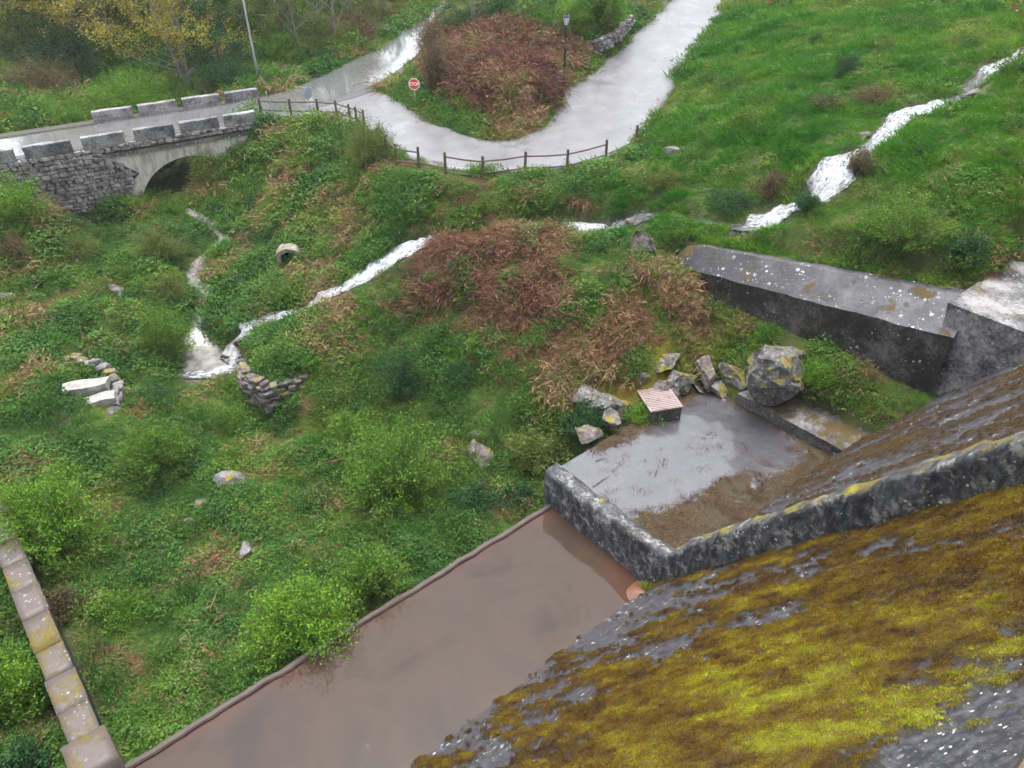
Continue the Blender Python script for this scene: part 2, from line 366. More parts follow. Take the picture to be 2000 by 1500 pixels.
# ================================================================== LARGE STRUCTURE
# ---- roads: edges as (photo x, photo y, height)
MAIN_NEAR = [(500, 226, 0), (560, 223, 0), (640, 206, 0), (735, 176, 0), (790, 145, .05), (830, 112, .15), (850, 78, .3), (860, 48, .5), (872, 20, .8), (890, -10, 1.1)]
MAIN_FAR = [(500, 190, 0), (560, 171, 0), (640, 136, .05), (735, 88, .15), (790, 54, .4), (820, 35, .6), (840, 18, .8), (850, 8, .95), (862, -4, 1.1), (875, -15, 1.2)]
OUT_E = [(505, 227, 0), (560, 227, 0), (620, 226, 0), (680, 234, 0), (712, 250, 0), (740, 270, 0), (775, 296, 0), (810, 313, 0), (860, 326, 0), (940, 334, 0), (1025, 333, 0), (1105, 326, .02), (1180, 309, .08), (1240, 281, .2), (1275, 240, .45), (1310, 180, .9), (1350, 110, 1.6), (1395, 50, 2.3), (1430, 0, 3.), (1452, -30, 3.4)]
IN_E = [(505, 225, 0), (560, 222, 0), (640, 205, 0), (735, 175, 0), (757, 184, 0), (800, 206, 0), (850, 236, 0), (900, 262, 0), (950, 272, 0), (1000, 268, .06), (1040, 252, .15), (1066, 232, .3), (1085, 205, .55), (1100, 176, .85), (1140, 146, 1.1), (1200, 100, 1.6), (1250, 50, 2.3), (1300, 0, 3.), (1318, -30, 3.4)]
def poly3(L): return np.array([P(*p) for p in L])
def resample(pts, n):
    pts = np.asarray(pts, float); d = np.r_[0, np.cumsum(np.linalg.norm(np.diff(pts[:, :2], axis=0), axis=1))]
    # Catmull-Rom through the points
    q = np.linspace(0, d[-1], n); out = []
    for s in q:
        i = min(max(np.searchsorted(d, s) - 1, 0), len(pts) - 2); u = (s - d[i]) / max(d[i + 1] - d[i], 1e-6)
        p0, p1, p2, p3 = pts[max(i - 1, 0)], pts[i], pts[i + 1], pts[min(i + 2, len(pts) - 1)]
        h = (d[i + 1] - d[i]); m1 = (p2 - p0) / max(d[i + 1] - d[max(i - 1, 0)], 1e-6) * h; m2 = (p3 - p1) / max(d[min(i + 2, len(pts) - 1)] - d[i], 1e-6) * h
        out.append((2 * u**3 - 3 * u**2 + 1) * p1 + (u**3 - 2 * u**2 + u) * m1 + (-2 * u**3 + 3 * u**2) * p2 + (u**3 - u**2) * m2)
    return np.array(out)
mn, mf = resample(poly3(MAIN_NEAR), 60), resample(poly3(MAIN_FAR), 60)
oe, ie = resample(poly3(OUT_E), 140), resample(poly3(IN_E), 140)

# ---- bridge frame: a along the road, b across it away from the camera
BA = P(90, 305, 0); BB = P(460, 245, 0); BE = (BB - BA)[:2]; BE = BE / np.linalg.norm(BE); BN = np.array((-BE[1], BE[0]))
def BR(a, b, z): return (BA[0] + BE[0] * a + BN[0] * b, BA[1] + BE[1] * a + BN[1] * b, z)
def to_ab(x, y):
    dx, dy = x - BA[0], y - BA[1]; return dx * BE[0] + dy * BE[1], dx * BN[0] + dy * BN[1]
def to_st(x, y): return US[0] * x + US[1] * y, UT[0] * x + UT[1] * y

# ---- terrain control points (photo x, photo y, height)
CP = [(440, 300, -1.5), (470, 262, -.7), (450, 340, -2.5), (430, 400, -3.5), (500, 300, -1.5), (500, 400, -3.2), (480, 450, -3.9), (560, 300, -1.1), (560, 380, -2.4),
 (600, 300, -1.0), (600, 350, -1.8), (600, 420, -2.9), (600, 500, -3.7), (560, 560, -4.3), (540, 460, -3.6), (520, 240, -.15), (600, 240, -.15), (680, 252, -.2), (720, 300, -.6), (700, 350, -1.3), (700, 400, -2.0), (700, 470, -3.0), (640, 540, -3.8),
 (800, 335, -.25), (870, 348, -.2), (945, 356, -.2), (1030, 352, -.2), (1110, 345, -.15), (1190, 328, 0), (1250, 300, .2),
 (780, 400, -1.2), (800, 440, -1.8), (900, 400, -.9), (900, 440, -1.4), (1000, 400, -.65), (1000, 440, -1.2), (1100, 400, -.6), (1200, 385, -.15), (1200, 415, -.4),
 (820, 475, -2.2), (720, 530, -3.3), (600, 600, -4.5), (540, 620, -4.9), (470, 652, -5.1), (448, 705, -6.4), (395, 710, -6.5), (420, 690, -6.4), (540, 660, -4.75), (600, 640, -4.3),
 (1115, 441, -1.4), (1180, 441, -1.25), (1240, 424, -.6), (1300, 425, -.1), (1000, 458, -1.75), (900, 463, -2.05),
 (410, 440, -3.95), (440, 465, -4.25), (385, 520, -4.75), (400, 580, -5.25), (372, 650, -5.9), (330, 450, -3.9), (320, 540, -4.5),
 (130, 396, -2.85), (0, 385, -2.8), (220, 396, -3.0), (340, 392, -3.7), (30, 455, -4.0), (200, 460, -4.15), (100, 550, -4.5), (0, 600, -4.5), (250, 580, -4.9), (0, 700, -4.9), (150, 700, -5.0), (170, 780, -5.1), (215, 825, -5.3), (80, 860, -5.6),
 (275, 720, -6.1), (275, 790, -6.4), (350, 800, -6.5), (100, 1000, -6.3), (0, 1000, -6), (250, 950, -6.5), (450, 930, -6.8), (430, 800, -6.6), (560, 860, -6.85), (500, 1050, -7), (300, 1150, -7.1), (200, 1300, -7.2), (350, 1350, -7.15), (260, 1450, -7.1),
 (700, 1000, -6.9), (600, 1200, -6.9), (850, 1080, -6.6), (950, 1000, -6.6), (1030, 960, -6.4), (1050, 880, -5.9), (540, 690, -4.95), (545, 800, -6.5), (500, 760, -6.5), (640, 650, -4.45), (650, 760, -5.5), (540, 728, -5.0), (580, 732, -4.95), (512, 712, -5.05), (500, 685, -5.0), (600, 720, -4.85), (750, 680, -4.7), (750, 800, -6.0), (700, 900, -6.6),
 (850, 600, -3.4), (900, 700, -4.5), (900, 800, -5.5), (900, 900, -6.2), (1000, 485, -1.35), (900, 490, -1.95), (850, 530, -2.6), (1000, 560, -2.1), (1000, 650, -3.1), (1000, 750, -4.2), (1000, 850, -5.4), (1100, 480, -1.25), (1100, 600, -2.3), (1100, 700, -3.3), (1080, 800, -4.4),
 (1200, 470, -1.0), (1200, 520, -1.3), (1200, 600, -2.2), (1200, 700, -3.2), (1300, 560, -1.6), (1300, 640, -2.5), (1300, 720, -3.3), (1180, 760, -3.9), (1140, 860, -5.2), (1250, 830, -4.75), (1400, 620, -2.1), (1420, 700, -2.9), (1400, 775, -3.9), (1500, 650, -2.2), (1600, 700, -2.35), (1700, 750, -2.6), (1620, 800, -3.3), (1720, 830, -3.3), (1780, 795, -2.9), (1330, 800, -4.4), (1460, 790, -4.2),
 (1300, 455, -.25), (1400, 462, .0), (1500, 485, .3), (1600, 505, .5), (1700, 532, .75), (1850, 548, 1.0), (1300, 380, .2), (1400, 380, .7), (1480, 432, .4), (1565, 396, 1.4), (1660, 310, 2.95), (1275, 480, -.6),
 (1400, 250, 1.9), (1340, 300, .9), (1500, 300, 2.1), (1450, 150, 2.7), (1600, 200, 3.4), (1600, 100, 4.0), (1500, 50, 3.5), (1700, 0, 5), (1800, 100, 4.9), (1740, 240, 3.5), (1800, 210, 3.9), (1980, 115, 5.4), (2000, 0, 6.2), (2000, 250, 4.3), (1850, 300, 3.6), (2000, 400, 3.1), (1800, 420, 2.2), (1950, 480, 1.9), (1650, 450, 1.5), (1700, 380, 2.2),
 (800, 195, .1), (850, 225, .1), (900, 252, .08), (960, 262, .1), (1020, 250, .2), (1070, 215, .55), (790, 160, .1), (820, 135, .25), (830, 185, .2), (890, 225, .25), (950, 245, .25), (1010, 238, .35), (890, 165, 1.3), (950, 175, 1.6), (1010, 185, 1.6), (1050, 180, 1.5), (870, 110, 1.3), (950, 80, 2), (1080, 80, 2.3), (1085, 140, 1.7), (1150, 60, 3), (900, 40, 1.8), (1000, 10, 2.6), (1200, 40, 3.2), (1180, 95, 2.2),
 (600, 130, .15), (520, 168, .05), (500, 120, .2), (700, 60, 1.3), (600, 40, 1.3), (400, 150, -1.2), (300, 180, -2.2), (200, 225, -1.6), (20, 235, -.2), (60, 215, -.6), (100, 100, 0), (300, 60, .8), (0, 50, 1.5), (780, 10, 2.5), (500, 0, 2.5)]
pts = [P(*p) for p in CP]
for L in (oe[::6], ie[24::6], mn[4::6], mf[4::6]): pts += [p.copy() for p in L]
pts += [np.array(BR(a, b, z)) for a, b, z in ((-5, -.5, -2.4), (-3, -.5, -2.5), (-1, -.5, -2.6), (1, -.5, -2.7), (2.8, -.5, -2.85), (-5, -2.5, -2.9), (-1, -2.5, -3.1), (-10, 7, -1.2), (-4, 7, -1.6), (2, 7.2, -2.4), (6, 7.5, -3.2), (9, 7.2, -2.4), (12.6, 6.8, -.3), (6, 2.5, -3.7), (-8, -.8, -2.3))]
pts += [np.array(p, float) for p in ((-50, 25, -4), (-40, 40, -1.5), (-32, 12, -7), (-22, 4, -8), (-70, 60, 1), (-60, 90, 4), (0, 100, 5), (40, 90, 7), (60, 60, 9), (45, 30, 7.5), (32, 22, 3.5), (36, 14, 4), (-20, 95, 4.5), (20, 85, 5), (70, 100, 10), (-90, 20, 0))]
pts = np.array(pts)
def tps_fit(X, z, lam=.02):
    d = np.linalg.norm(X[:, None] - X[None], axis=2); K = np.where(d > 0, d * d * np.log(d + 1e-9), 0) + lam * np.eye(len(X)) * 8
    Pm = np.c_[np.ones(len(X)), X]; A = np.block([[K, Pm], [Pm.T, np.zeros((3, 3))]])
    return np.linalg.solve(A, np.r_[z, 0, 0, 0])
TW = tps_fit(pts[:, :2], pts[:, 2])
def tps(x, y):
    x = np.asarray(x, float); y = np.asarray(y, float); o = np.empty(x.size); xf, yf = x.ravel(), y.ravel()
    for i in range(0, x.size, 20000):
        d = np.hypot(xf[i:i + 20000, None] - pts[None, :, 0], yf[i:i + 20000, None] - pts[None, :, 1])
        K = d * d * np.log(d + 1e-9); n = len(pts)
        o[i:i + 20000] = K @ TW[:n] + TW[n] + TW[n + 1] * xf[i:i + 20000] + TW[n + 2] * yf[i:i + 20000]
    return o.reshape(x.shape)
def seg_dist(x, y, L):
    """distance to polyline L (n,2+), parameter index"""
    best = np.full(np.shape(x), 1e9); bi = np.zeros(np.shape(x))
    for i in range(len(L) - 1):
        ax, ay = L[i][:2]; bx, by = L[i + 1][:2]; dx, dy = bx - ax, by - ay
        u = np.clip(((x - ax) * dx + (y - ay) * dy) / (dx * dx + dy * dy + 1e-12), 0, 1)
        d = np.hypot(x - ax - u * dx, y - ay - u * dy); m = d < best
        best = np.where(m, d, best); bi = np.where(m, i + u, bi)
    return best, bi
def in_poly(x, y, L):
    c = np.zeros(np.shape(x), bool); n = len(L)
    for i in range(n):
        x1, y1 = L[i][:2]; x2, y2 = L[i - 1][:2]
        if y1 == y2: continue
        c ^= ((y1 > y) != (y2 > y)) & (x < (x2 - x1) * (y - y1) / (y2 - y1) + x1)
    return c
POLY_SIDE = np.vstack([oe, ie[::-1]]); POLY_MAIN = np.vstack([mn, mf[::-1]])
RD = np.vstack([oe, ie, mn, mf]); RZ = RD[:, 2]
def road_z(x, y):
    x = np.asarray(x); o = np.empty(x.size); xf, yf = x.ravel(), np.asarray(y).ravel()
    for i in range(0, x.size, 20000):
        d2 = (xf[i:i + 20000, None] - RD[None, :, 0])**2 + (yf[i:i + 20000, None] - RD[None, :, 1])**2
        w = 1 / (d2 + .15)**2; o[i:i + 20000] = (w * RZ).sum(1) / w.sum(1)
    return o.reshape(x.shape)

# ---- streams: centre lines (photo x, photo y, height, half width, foam)
ST_MAIN_UP = [(2010, 98, 5.62, .32, .8), (1980, 115, 5.4, .33, .95), (1945, 132, 5.05, .38, .9), (1900, 162, 4.55, .25, .3), (1870, 190, 4.25, .22, .4), (1825, 207, 3.98, .42, .95), (1790, 215, 3.8, .45, 1), (1765, 225, 3.65, .40, .9), (1735, 258, 3.4, .36, .9), (1690, 295, 3.1, .30, .7), (1648, 312, 2.95, .55, .95), (1622, 345, 2.5, .55, 1), (1592, 383, 1.8, .55, 1), (1540, 408, 1.1, .42, .9), (1495, 428, .65, .55, 1), (1455, 442, .35, .40, .6), (1420, 440, .15, .14, 0), (1330, 428, -.15, .12, 0)]
ST_ROCK = [(1300, 422, -.22, .14, .1), (1262, 422, -.45, .42, .4), (1240, 428, -.65, .5, .5), (1212, 440, -1.05, .52, .55), (1190, 450, -1.3, .45, .8), (1160, 444, -1.35, .4, 1), (1115, 440, -1.45, .33, .9), (1060, 446, -1.6, .25, .0), (960, 458, -1.85, .25, 0), (860, 465, -2.1, .3, .2)]
ST_MID = [(860, 465, -2.1, .3, .3), (822, 474, -2.25, .42, 1), (790, 488, -2.5, .5, 1), (750, 510, -2.95, .45, 1), (715, 535, -3.3, .42, 1), (670, 560, -3.7, .38, 1), (632, 578, -4.0, .4, 1), (608, 600, -4.45, .42, 1), (585, 615, -4.8, .5, 1), (540, 622, -4.92, .62, .75), (500, 632, -5.02, .55, .65), (472, 650, -5.12, .42, .8), (464, 665, -5.6, .36, 1), (458, 690, -6.2, .55, 1), (440, 706, -6.36, .55, .6)]
ST_POOL = [(470, 716, -6.36, .3, .6), (435, 722, -6.42, .3, 1), (400, 728, -6.46, .28, .9), (340, 728, -6.5, .2, .2)]
ST_BROOK = [(365, 405, -3.62, .3, 0), (405, 432, -3.92, .28, 0), (438, 462, -4.2, .26, 0), (425, 480, -4.32, .30, 0), (390, 510, -4.6, .36, 0), (380, 535, -4.78, .34, 0), (402, 570, -5.1, .40, 0), (396, 600, -5.4, .34, 0), (385, 640, -5.75, .5, 0), (392, 680, -6.2, .85, 0), (400, 712, -6.42, .9, 0), (385, 735, -6.5, .6, 0)]
ST_LEFT = [(-30, 452, -4.0, .25, .6), (20, 452, -4.05, .25, .85), (60, 453, -4.1, .27, .9), (110, 450, -4.12, .2, .5), (180, 448, -4.18, .15, .2), (240, 445, -4.2, .13, .5), (300, 440, -4.1, .12, .1)]
def stream_line(L):
    p = np.array([[*P(a, b, z), w * 1.35, f] for a, b, z, w, f in L]); return resample(p, max(14, int(np.linalg.norm(np.diff(p[:, :2], axis=0), axis=1).sum() / .16)))
STREAMS = {k: stream_line(v) for k, v in dict(up=ST_MAIN_UP, rock=ST_ROCK, mid=ST_MID, pool=ST_POOL, brook=ST_BROOK, left=ST_LEFT).items()}

# retaining wall corners in dam axes: front lower edge, back upper edge
RW_F = [D(25.45, 7.6, 0), D(24.6, 18.75, 0)]; RW_B = [D(27.0, 7.9, 0), D(25.3, 18.4, 0)]
def gauss(x, y, L):
    """soft blobs (photo x, photo y, height, radius, weight)"""
    o = np.zeros(np.shape(x))
    for px, py, z, r, w in L:
        c = P(px, py, z); o = np.maximum(o, w * np.exp(-(((x - c[0])**2 + (y - c[1])**2) / r**2)))
    return o
MOSSB = [(1300, 700, -3.1, 1.3, 1), (1330, 740, -3.5, 1.6, 1), (1400, 600, -2.1, 1.2, .9), (1380, 700, -3, 1.2, .7), (1470, 680, -2.6, .8, .9), (1230, 760, -3.8, 1., .6), (1190, 740, -3.7, 1.0, .45), (1520, 800, -3.8, 1.4, .6), (1700, 800, -3.0, 1.2, .4), (290, 800, -6, .1, .1), (200, 800, -5.2, .9, .5), (120, 720, -5, 1, .35), (1850, 60, 5, 2.5, .35), (1440, 110, 2.8, 1.5, .4), (960, 360, -.3, 1.4, .35), (1280, 360, .3, 1.6, .35)]
LITB = [(1195, 130, 1.5, 1.0, .9), (1150, 155, 1.1, .9, .9), (1235, 80, 2.0, 1.1, .9), (1280, 35, 2.7, 1.2, .9), (1320, 0, 3.1, 1.2, .9), (1130, 170, .9, .7, .7), (1260, 262, .3, .7, .8), (1250, 290, .2, .7, .9), (1300, 220, .6, .5, .6), (1330, 170, 1.0, .5, .6), (1370, 110, 1.7, .6, .6), (1410, 60, 2.3, .7, .6), (850, 322, -.1, .8, .8), (800, 320, -.1, .6, .8), (930, 345, -.1, .7, .7), (1000, 345, -.1, .6, .6), (1130, 335, 0, .8, .7), (1200, 315, .05, .7, .8)]
def terrain(x, y):
    x = np.asarray(x, float); y = np.asarray(y, float)
    r = np.hypot(x, y - 35); far = sstep(62, 110, r)
    z = tps(x, y); z = z * (1 - far) + (3 + .10 * np.maximum(r - 60, 0) + 9 * (fbm(x / 70, y / 70, 91) - .4)) * far
    z = z + (fbm(x / 1.9, y / 1.9, 3) - .5) * .42 * (1 - far) + (fbm(x / .45, y / .45, 9, 2) - .5) * .10
    # streams carve their bed
    for k, L in STREAMS.items():
        x0, x1, y0, y1 = L[:, 0].min() - 2, L[:, 0].max() + 2, L[:, 1].min() - 2, L[:, 1].max() + 2
        m = (x > x0) & (x < x1) & (y > y0) & (y < y1)
        if not m.any(): continue
        d, i = seg_dist(x[m], y[m], L[::3] if len(L) > 40 else L); Ls = L[::3] if len(L) > 40 else L
        i = np.clip(i, 0, len(Ls) - 1); zi = np.interp(i, np.arange(len(Ls)), Ls[:, 2]); wi = np.interp(i, np.arange(len(Ls)), Ls[:, 3])
        f = sstep(wi + .65, wi + .02, d); z[m] = z[m] * (1 - f) + (zi - .10) * f
    # roads bed
    a, b = to_ab(x, y); onbridge = (a > -16) & (a < 11.2) & (b > -2.2) & (b < 8)
    for Pm, L in ((POLY_SIDE, (oe, ie)), (POLY_MAIN, (mn, mf))):
        x0, x1, y0, y1 = Pm[:, 0].min() - 3, Pm[:, 0].max() + 3, Pm[:, 1].min() - 3, Pm[:, 1].max() + 3
        m = (x > x0) & (x < x1) & (y > y0) & (y < y1) & ~onbridge
        if not m.any(): continue
        ins = in_poly(x[m], y[m], Pm); d, _ = seg_dist(x[m], y[m], np.vstack([Pm[::4], Pm[:1]])); d = np.where(ins, -d, d)
        f = sstep(1.1, .10, d); rz = road_z(x[m], y[m]); z[m] = z[m] * (1 - f) + (rz - .09) * f
    # the bank before the bridge wall stays below the parapet
    z = np.where((a > -16) & (a < 8.8) & (b > -.1) & (b < 5.9), np.minimum(z, -2.9), z)
    s, t = to_st(x, y)
    # in front of the retaining wall
    u = (t - 7.6) / 11.15; sf = 25.45 - .85 * u
    front = (u > -.3) & (u < 1.04) & (s < sf + .6); w = sstep(sf - 1.6, sf - .3, s) * front
    z = z * (1 - w) + np.interp(u, [-.3, 0, .5, .8, 1.04], [-2.5, -2.3, -2.05, -1.6, -1.2]) * w
    # dam works: keep the earth below slab, basin and face
    s, t = to_st(x, y)
    z = np.where((s > -2.2) & (s < 14.5) & (t < 14.75), np.minimum(z, -8.), z)
    z = np.where((s > -2.2) & (s < 13.9) & (t >= 14.75) & (t < 15.6), np.minimum(z, -6.25), z)
    z = np.where((s > 14) & (s < 25.2) & (t > 7.6) & (t < 17.5), np.minimum(z, -4.4 + 1.05 * np.maximum(np.maximum(s - 22.7, t - 14.75), 0)), z)
    z = np.where((s >= 13.2) & (s < 22.6) & (t < 14.6), np.minimum(z, -5.2), z)
    z = np.where((s >= 22.5) & (s < 23.75) & (t < 12.6), np.minimum(z, -4.15), z)
    z = np.where((t < 5.5) & (s >= 22) & (s < 25.8), np.minimum(z, -2.5), z)
    z = np.where((t < 5) & (s >= 25.8), np.minimum(z, np.maximum(face_z(t) - .5, 1.6)), z)
    sb = 27.3 - 2.0 * u; back = (u > -.1) & (u < .98) & (s > sb - .4) & (s < sb + 1.0); z = np.where(back, np.minimum(z, .88 - 1.3 * u), z)
    z = np.where((s > 25.6) & (s < 31) & (t > 2) & (t < 8.1), np.minimum(z, .7), z)
    return z
def ax(lo, a, b, hi, st, n):
    core = np.arange(a, b, st); g = np.linspace(0, 1, n)[1:]**2.2
    return np.r_[(a - (a - lo) * g)[::-1], core, b + (hi - b) * g]
gx = ax(-900, -42, 42, 900, .26, 36); gy = ax(-300, 2, 76, 1500, .26, 36)
GX, GY = np.meshgrid(gx, gy, indexing='ij'); GZ = terrain(GX, GY)
def att(x, y):
    moss = gauss(x, y, MOSSB); lit = gauss(x, y, LITB)
    mud = np.zeros(np.shape(x))
    for k, L in STREAMS.items():
        m = (np.abs(x - L[:, 0].mean()) < 25) & (np.abs(y - L[:, 1].mean()) < 25)
        d, i = seg_dist(x[m], y[m], L[::4]); wi = np.interp(i, np.arange(len(L[::4])), L[::4, 3]); mud[m] = np.maximum(mud[m], sstep(wi + .45, wi, d))
    return moss, mud, lit
am, ad, al = att(GX, GY)
ground = link('ground', mesh_np('ground', np.stack([GX, GY, GZ], -1).reshape(-1, 3), grid_faces(len(gx), len(gy)), dict(moss=am, mud=ad, litter=al)), MAT['ground'], smooth=True)
tag(ground, kind='structure')
from bisect import bisect_right
def gz(x, y):                                       # height of the finished ground
    i = min(max(bisect_right(gx_l, x) - 1, 0), len(gx_l) - 2); j = min(max(bisect_right(gy_l, y) - 1, 0), len(gy_l) - 2)
    u = (x - gx_l[i]) / (gx_l[i + 1] - gx_l[i]); v = (y - gy_l[j]) / (gy_l[j + 1] - gy_l[j])
    return float((GZ[i, j] * (1 - u) + GZ[i + 1, j] * u) * (1 - v) + (GZ[i, j + 1] * (1 - u) + GZ[i + 1, j + 1] * u) * v)
gx_l, gy_l = gx.tolist(), gy.tolist()
def gzv(x, y):
    i = np.clip(np.searchsorted(gx, x, 'right') - 1, 0, len(gx) - 2); j = np.clip(np.searchsorted(gy, y, 'right') - 1, 0, len(gy) - 2)
    u = (x - gx[i]) / (gx[i + 1] - gx[i]); v = (y - gy[j]) / (gy[j + 1] - gy[j])
    return (GZ[i, j] * (1 - u) + GZ[i + 1, j] * u) * (1 - v) + (GZ[i, j + 1] * (1 - u) + GZ[i + 1, j + 1] * u) * v
def GP(px, py):                                     # ground point under a place of the photograph
    a = np.array(ray(px, py)); o = np.array((0, 0, CAMZ)); a = a / np.linalg.norm(a); t0 = 8.
    while t0 < 160:
        p = o + a * t0
        if p[2] < gz(p[0], p[1]): break
        t0 += .1
    return o + a * t0

# ---- road sheets
def ribbon(A, B, nv, name, mat, wob=0., lift=0., thick=.12):
    n = len(A); v = np.linspace(0, 1, nv)
    G = A[:, None, :3] * (1 - v[None, :, None]) + B[:, None, :3] * v[None, :, None]; G[:, :, 2] += lift
    if wob:
        for k, e in ((0, 1), (-1, -1)):
            dirv = (B[:, :2] - A[:, :2]); L = np.maximum(np.linalg.norm(dirv, axis=1, keepdims=True), .3)
            G[:, k, :2] += dirv / L * e * ((fbm(A[:, 0] * 1.3, A[:, 1] * 1.3, 31) - .5) * wob * np.minimum(1, L[:, 0] / 3))[:, None]
    sk0 = G[:, :1].copy(); sk0[:, :, 2] -= thick; sk1 = G[:, -1:].copy(); sk1[:, :, 2] -= thick
    G = np.concatenate([sk0, G, sk1], 1)
    me = mesh_np(name, G.reshape(-1, 3), grid_faces(n, nv + 2)); return tag(link(name, me, mat), kind='structure')
ribbon(oe, ie, 14, 'concrete_road', MAT['concrete_road'], .35)
fa = np.array([BR(a, 4.75, .0) for a in np.linspace(-30, 10.2, 30)]); na = np.array([BR(a, .25, .0) for a in np.linspace(-30, 10.2, 30)])
mfull_n, mfull_f = resample(np.vstack([na, mn[2:, :3]]), 120), resample(np.vstack([fa, mf[2:, :3]]), 120)
ribbon(mfull_n, mfull_f, 10, 'asphalt_road', MAT['asphalt'], .0, .012)
ed = mfull_n[26:].copy(); ed2 = ed + (mfull_f[26:] - ed) * np.clip(np.linspace(.10, .20, len(ed)), 0, 1)[:, None]
ribbon(ed, ed2, 4, 'painted_dull_strip', MAT['asphalt_painted_dull'], .25, .017, .05)  # near side of the road, painted darker where the wet surface mirrors no sky

# ================================================================== DAM
dam = empty('dam', D(4, 2, face_z(2)))
tag(dam, 'concrete dam face and spillway thick with yellow green moss', 'dam')
def keep(o): 
    o.parent = dam; o.matrix_parent_inverse = Matrix.Translation(dam.location).inverted(); return o
def face_mesh(s0, s1, t0, t1, step, off, seed, flank):
    s = np.arange(s0, s1 + step, step); t = np.arange(t0, t1 + step * .8, step * .8); S, T = np.meshgrid(s, t, indexing='ij')
    l = T * 1.27                                            # length along the slope
    warp = fbm(S * .5, l * .3, seed + 5, 3) - .5
    n1 = fbm(S * 1.05 + warp, l * .36, seed, 5); n2 = fbm(S * 3.4, l * 1.4, seed + 40, 4); n3 = fbm(S * 12, l * 7, seed + 60, 3)
    if flank:
        m = n1 * .50 + n2 * .45 + n3 * .35 - .165; tone = -.03 + .22 * n1 + .12 * n3
    else:
        # moss thins towards the toe and towards the near right where bare lichened concrete shows
        toe = sstep(9.9, 3.0, T); near = np.exp(-(((S - 6.6)**2) / 1.0 + (T + .3)**2 / .9))
        m = n1 * .60 + n2 * .60 + n3 * .45 + .25 * toe - .435 - .75 * near + .10 * np.exp(-((S - 8)**2) / 8) * sstep(8, 4, T)
        band = np.exp(-((S - 7.9 - .28 * (T - 3))**2) / 3.2) * sstep(7.2, 1.5, T)
        n4 = fbm(S * 2.6 + 9, l * 1.5, seed + 90, 4); n5 = fbm(S * 8 + 9, l * 5, seed + 120, 3); tone = .15 + .40 * (n1 - .5) + .40 * (n4 - .5) + .40 * (n2 - .5) + .40 * (n5 - .5) + .30 * band * (.5 + n4) + .12 * toe
    mk = sstep(.44, .58, m); h = mk * (.018 + .05 * n3 + .035 * n2)
    nx = np.array((0, .617, .787)) if False else None
    nt, nz_ = .6150, .7885                                   # normal of the slope in (t, z)
    Tq = T + nt * (h + off); Zq = face_z(T) + nz_ * (h + off)
    V = np.stack([US[0] * S + UT[0] * Tq, US[1] * S + UT[1] * Tq, Zq], -1).reshape(-1, 3)
    return mesh_np('face', V, grid_faces(len(s), len(t)), dict(moss=m.ravel(), mtone=tone.ravel())), (S, T, m, tone, h)
me, SPILL = face_mesh(-3.5, 14.15, -2.0, 9.95, .055, 0, 5, False)
me.flip_normals(); o = keep(link('spillway_face', me, MAT['dam_face'], smooth=True))
me, FLANK = face_mesh(14.5, 34, -1.5, 8.9, .08, .12, 77, True)
me.flip_normals(); keep(link('flank_face', me, MAT['dam_face_flank'], smooth=True))
mb = MB()                                                    # body of the dam under the faces
prof = [(9.75, -8.6), (9.75, face_z(9.75) - .06), (-2, face_z(-2) - .06), (-3.4, face_z(-2) + .1), (-9, face_z(-2)), (-9, -8.6)]
mb.prism([D(-14, t, z) for t, z in prof], [D(40, t, z) for t, z in prof]); keep(mb.build('dam_body', MAT['dark_concrete']))
mb = MB(); mb.prism([D(-14, -2.4, 12.45), D(40, -2.4, 12.45), D(40, -.03, 12.45), D(-14, -.03, 12.45)], [D(-14, -2.4, 12.75), D(40, -2.4, 12.75), D(40, -.03, 12.75), D(-14, -.03, 12.75)])
keep(mb.build('walkway', MAT['coping']))
for s_ in (-9, 16.5, 27):
    mb = MB(); mb.prism([D(s_, -6, 4), D(s_ + 1, -6, 4), D(s_ + 1, -2.2, 4), D(s_, -2.2, 4)], [D(s_, -6, 12.46), D(s_ + 1, -6, 12.46), D(s_ + 1, -.4, 12.46), D(s_, -.4, 12.46)]); keep(mb.build('pier', MAT['pale_concrete']))
# training wall: rim of the platform, then up the slope
mb = MB(); up = 1.42
topl = [(14.85, -4.44), (12, -4.44), (9.9, -4.42), (9.3, -4.2)] + [(t, face_z(t) + up) for t in np.linspace(8.8, -3.2, 16)]
botl = [(14.85, -7.0), (12, -7.0), (9.9, -7.0), (9.3, -6.4)] + [(t, face_z(t) - .5) for t in np.linspace(8.8, -3.2, 16)]
nn = 7; S_ = np.linspace(13.42, 14.02, nn); V = []; F = []
def sub(L, k=6):
    L = np.array(L, float); return np.vstack([np.linspace(L[i], L[i + 1], k, endpoint=False) for i in range(len(L) - 1)] + [L[-1:]])
tl, bl = sub(topl), sub(botl); n = len(tl); rows = []
loop = [(13.40, None)]
for i in range(n):
    (tt, tz), (bt, bz) = tl[i], bl[i]
    ring = [(s0_ + .62, t0_, z0_) for s0_, t0_, z0_ in [(13.40, bt, bz)] + [(13.40, bt + (tt - bt) * q, bz + (tz - bz) * q) for q in (.2, .4, .6, .8, .94)] + [(13.46, tt, tz), (13.6, tt, tz + .04), (13.8, tt, tz + .04), (13.98, tt, tz), (14.04, tt, tz - .08), (14.04, bt, bz)]]
    rows.append(ring)
k = len(rows[0]); V = []
for i, ring in enumerate(rows):
    for j, (s, t, z) in enumerate(ring):
        q = mnoise.noise_vector(Vector((s * 2.2, t * 2.2, z * 2.2))) * .10 + mnoise.noise_vector(Vector((s * 7, t * 7, z * 7))) * .035
        V.append(D(s + q.x, t + q.y * .6, z + q.z))
F = [(i * k + j, i * k + (j + 1) % k, (i + 1) * k + (j + 1) % k, (i + 1) * k + j) for i in range(n - 1) for j in range(k)]
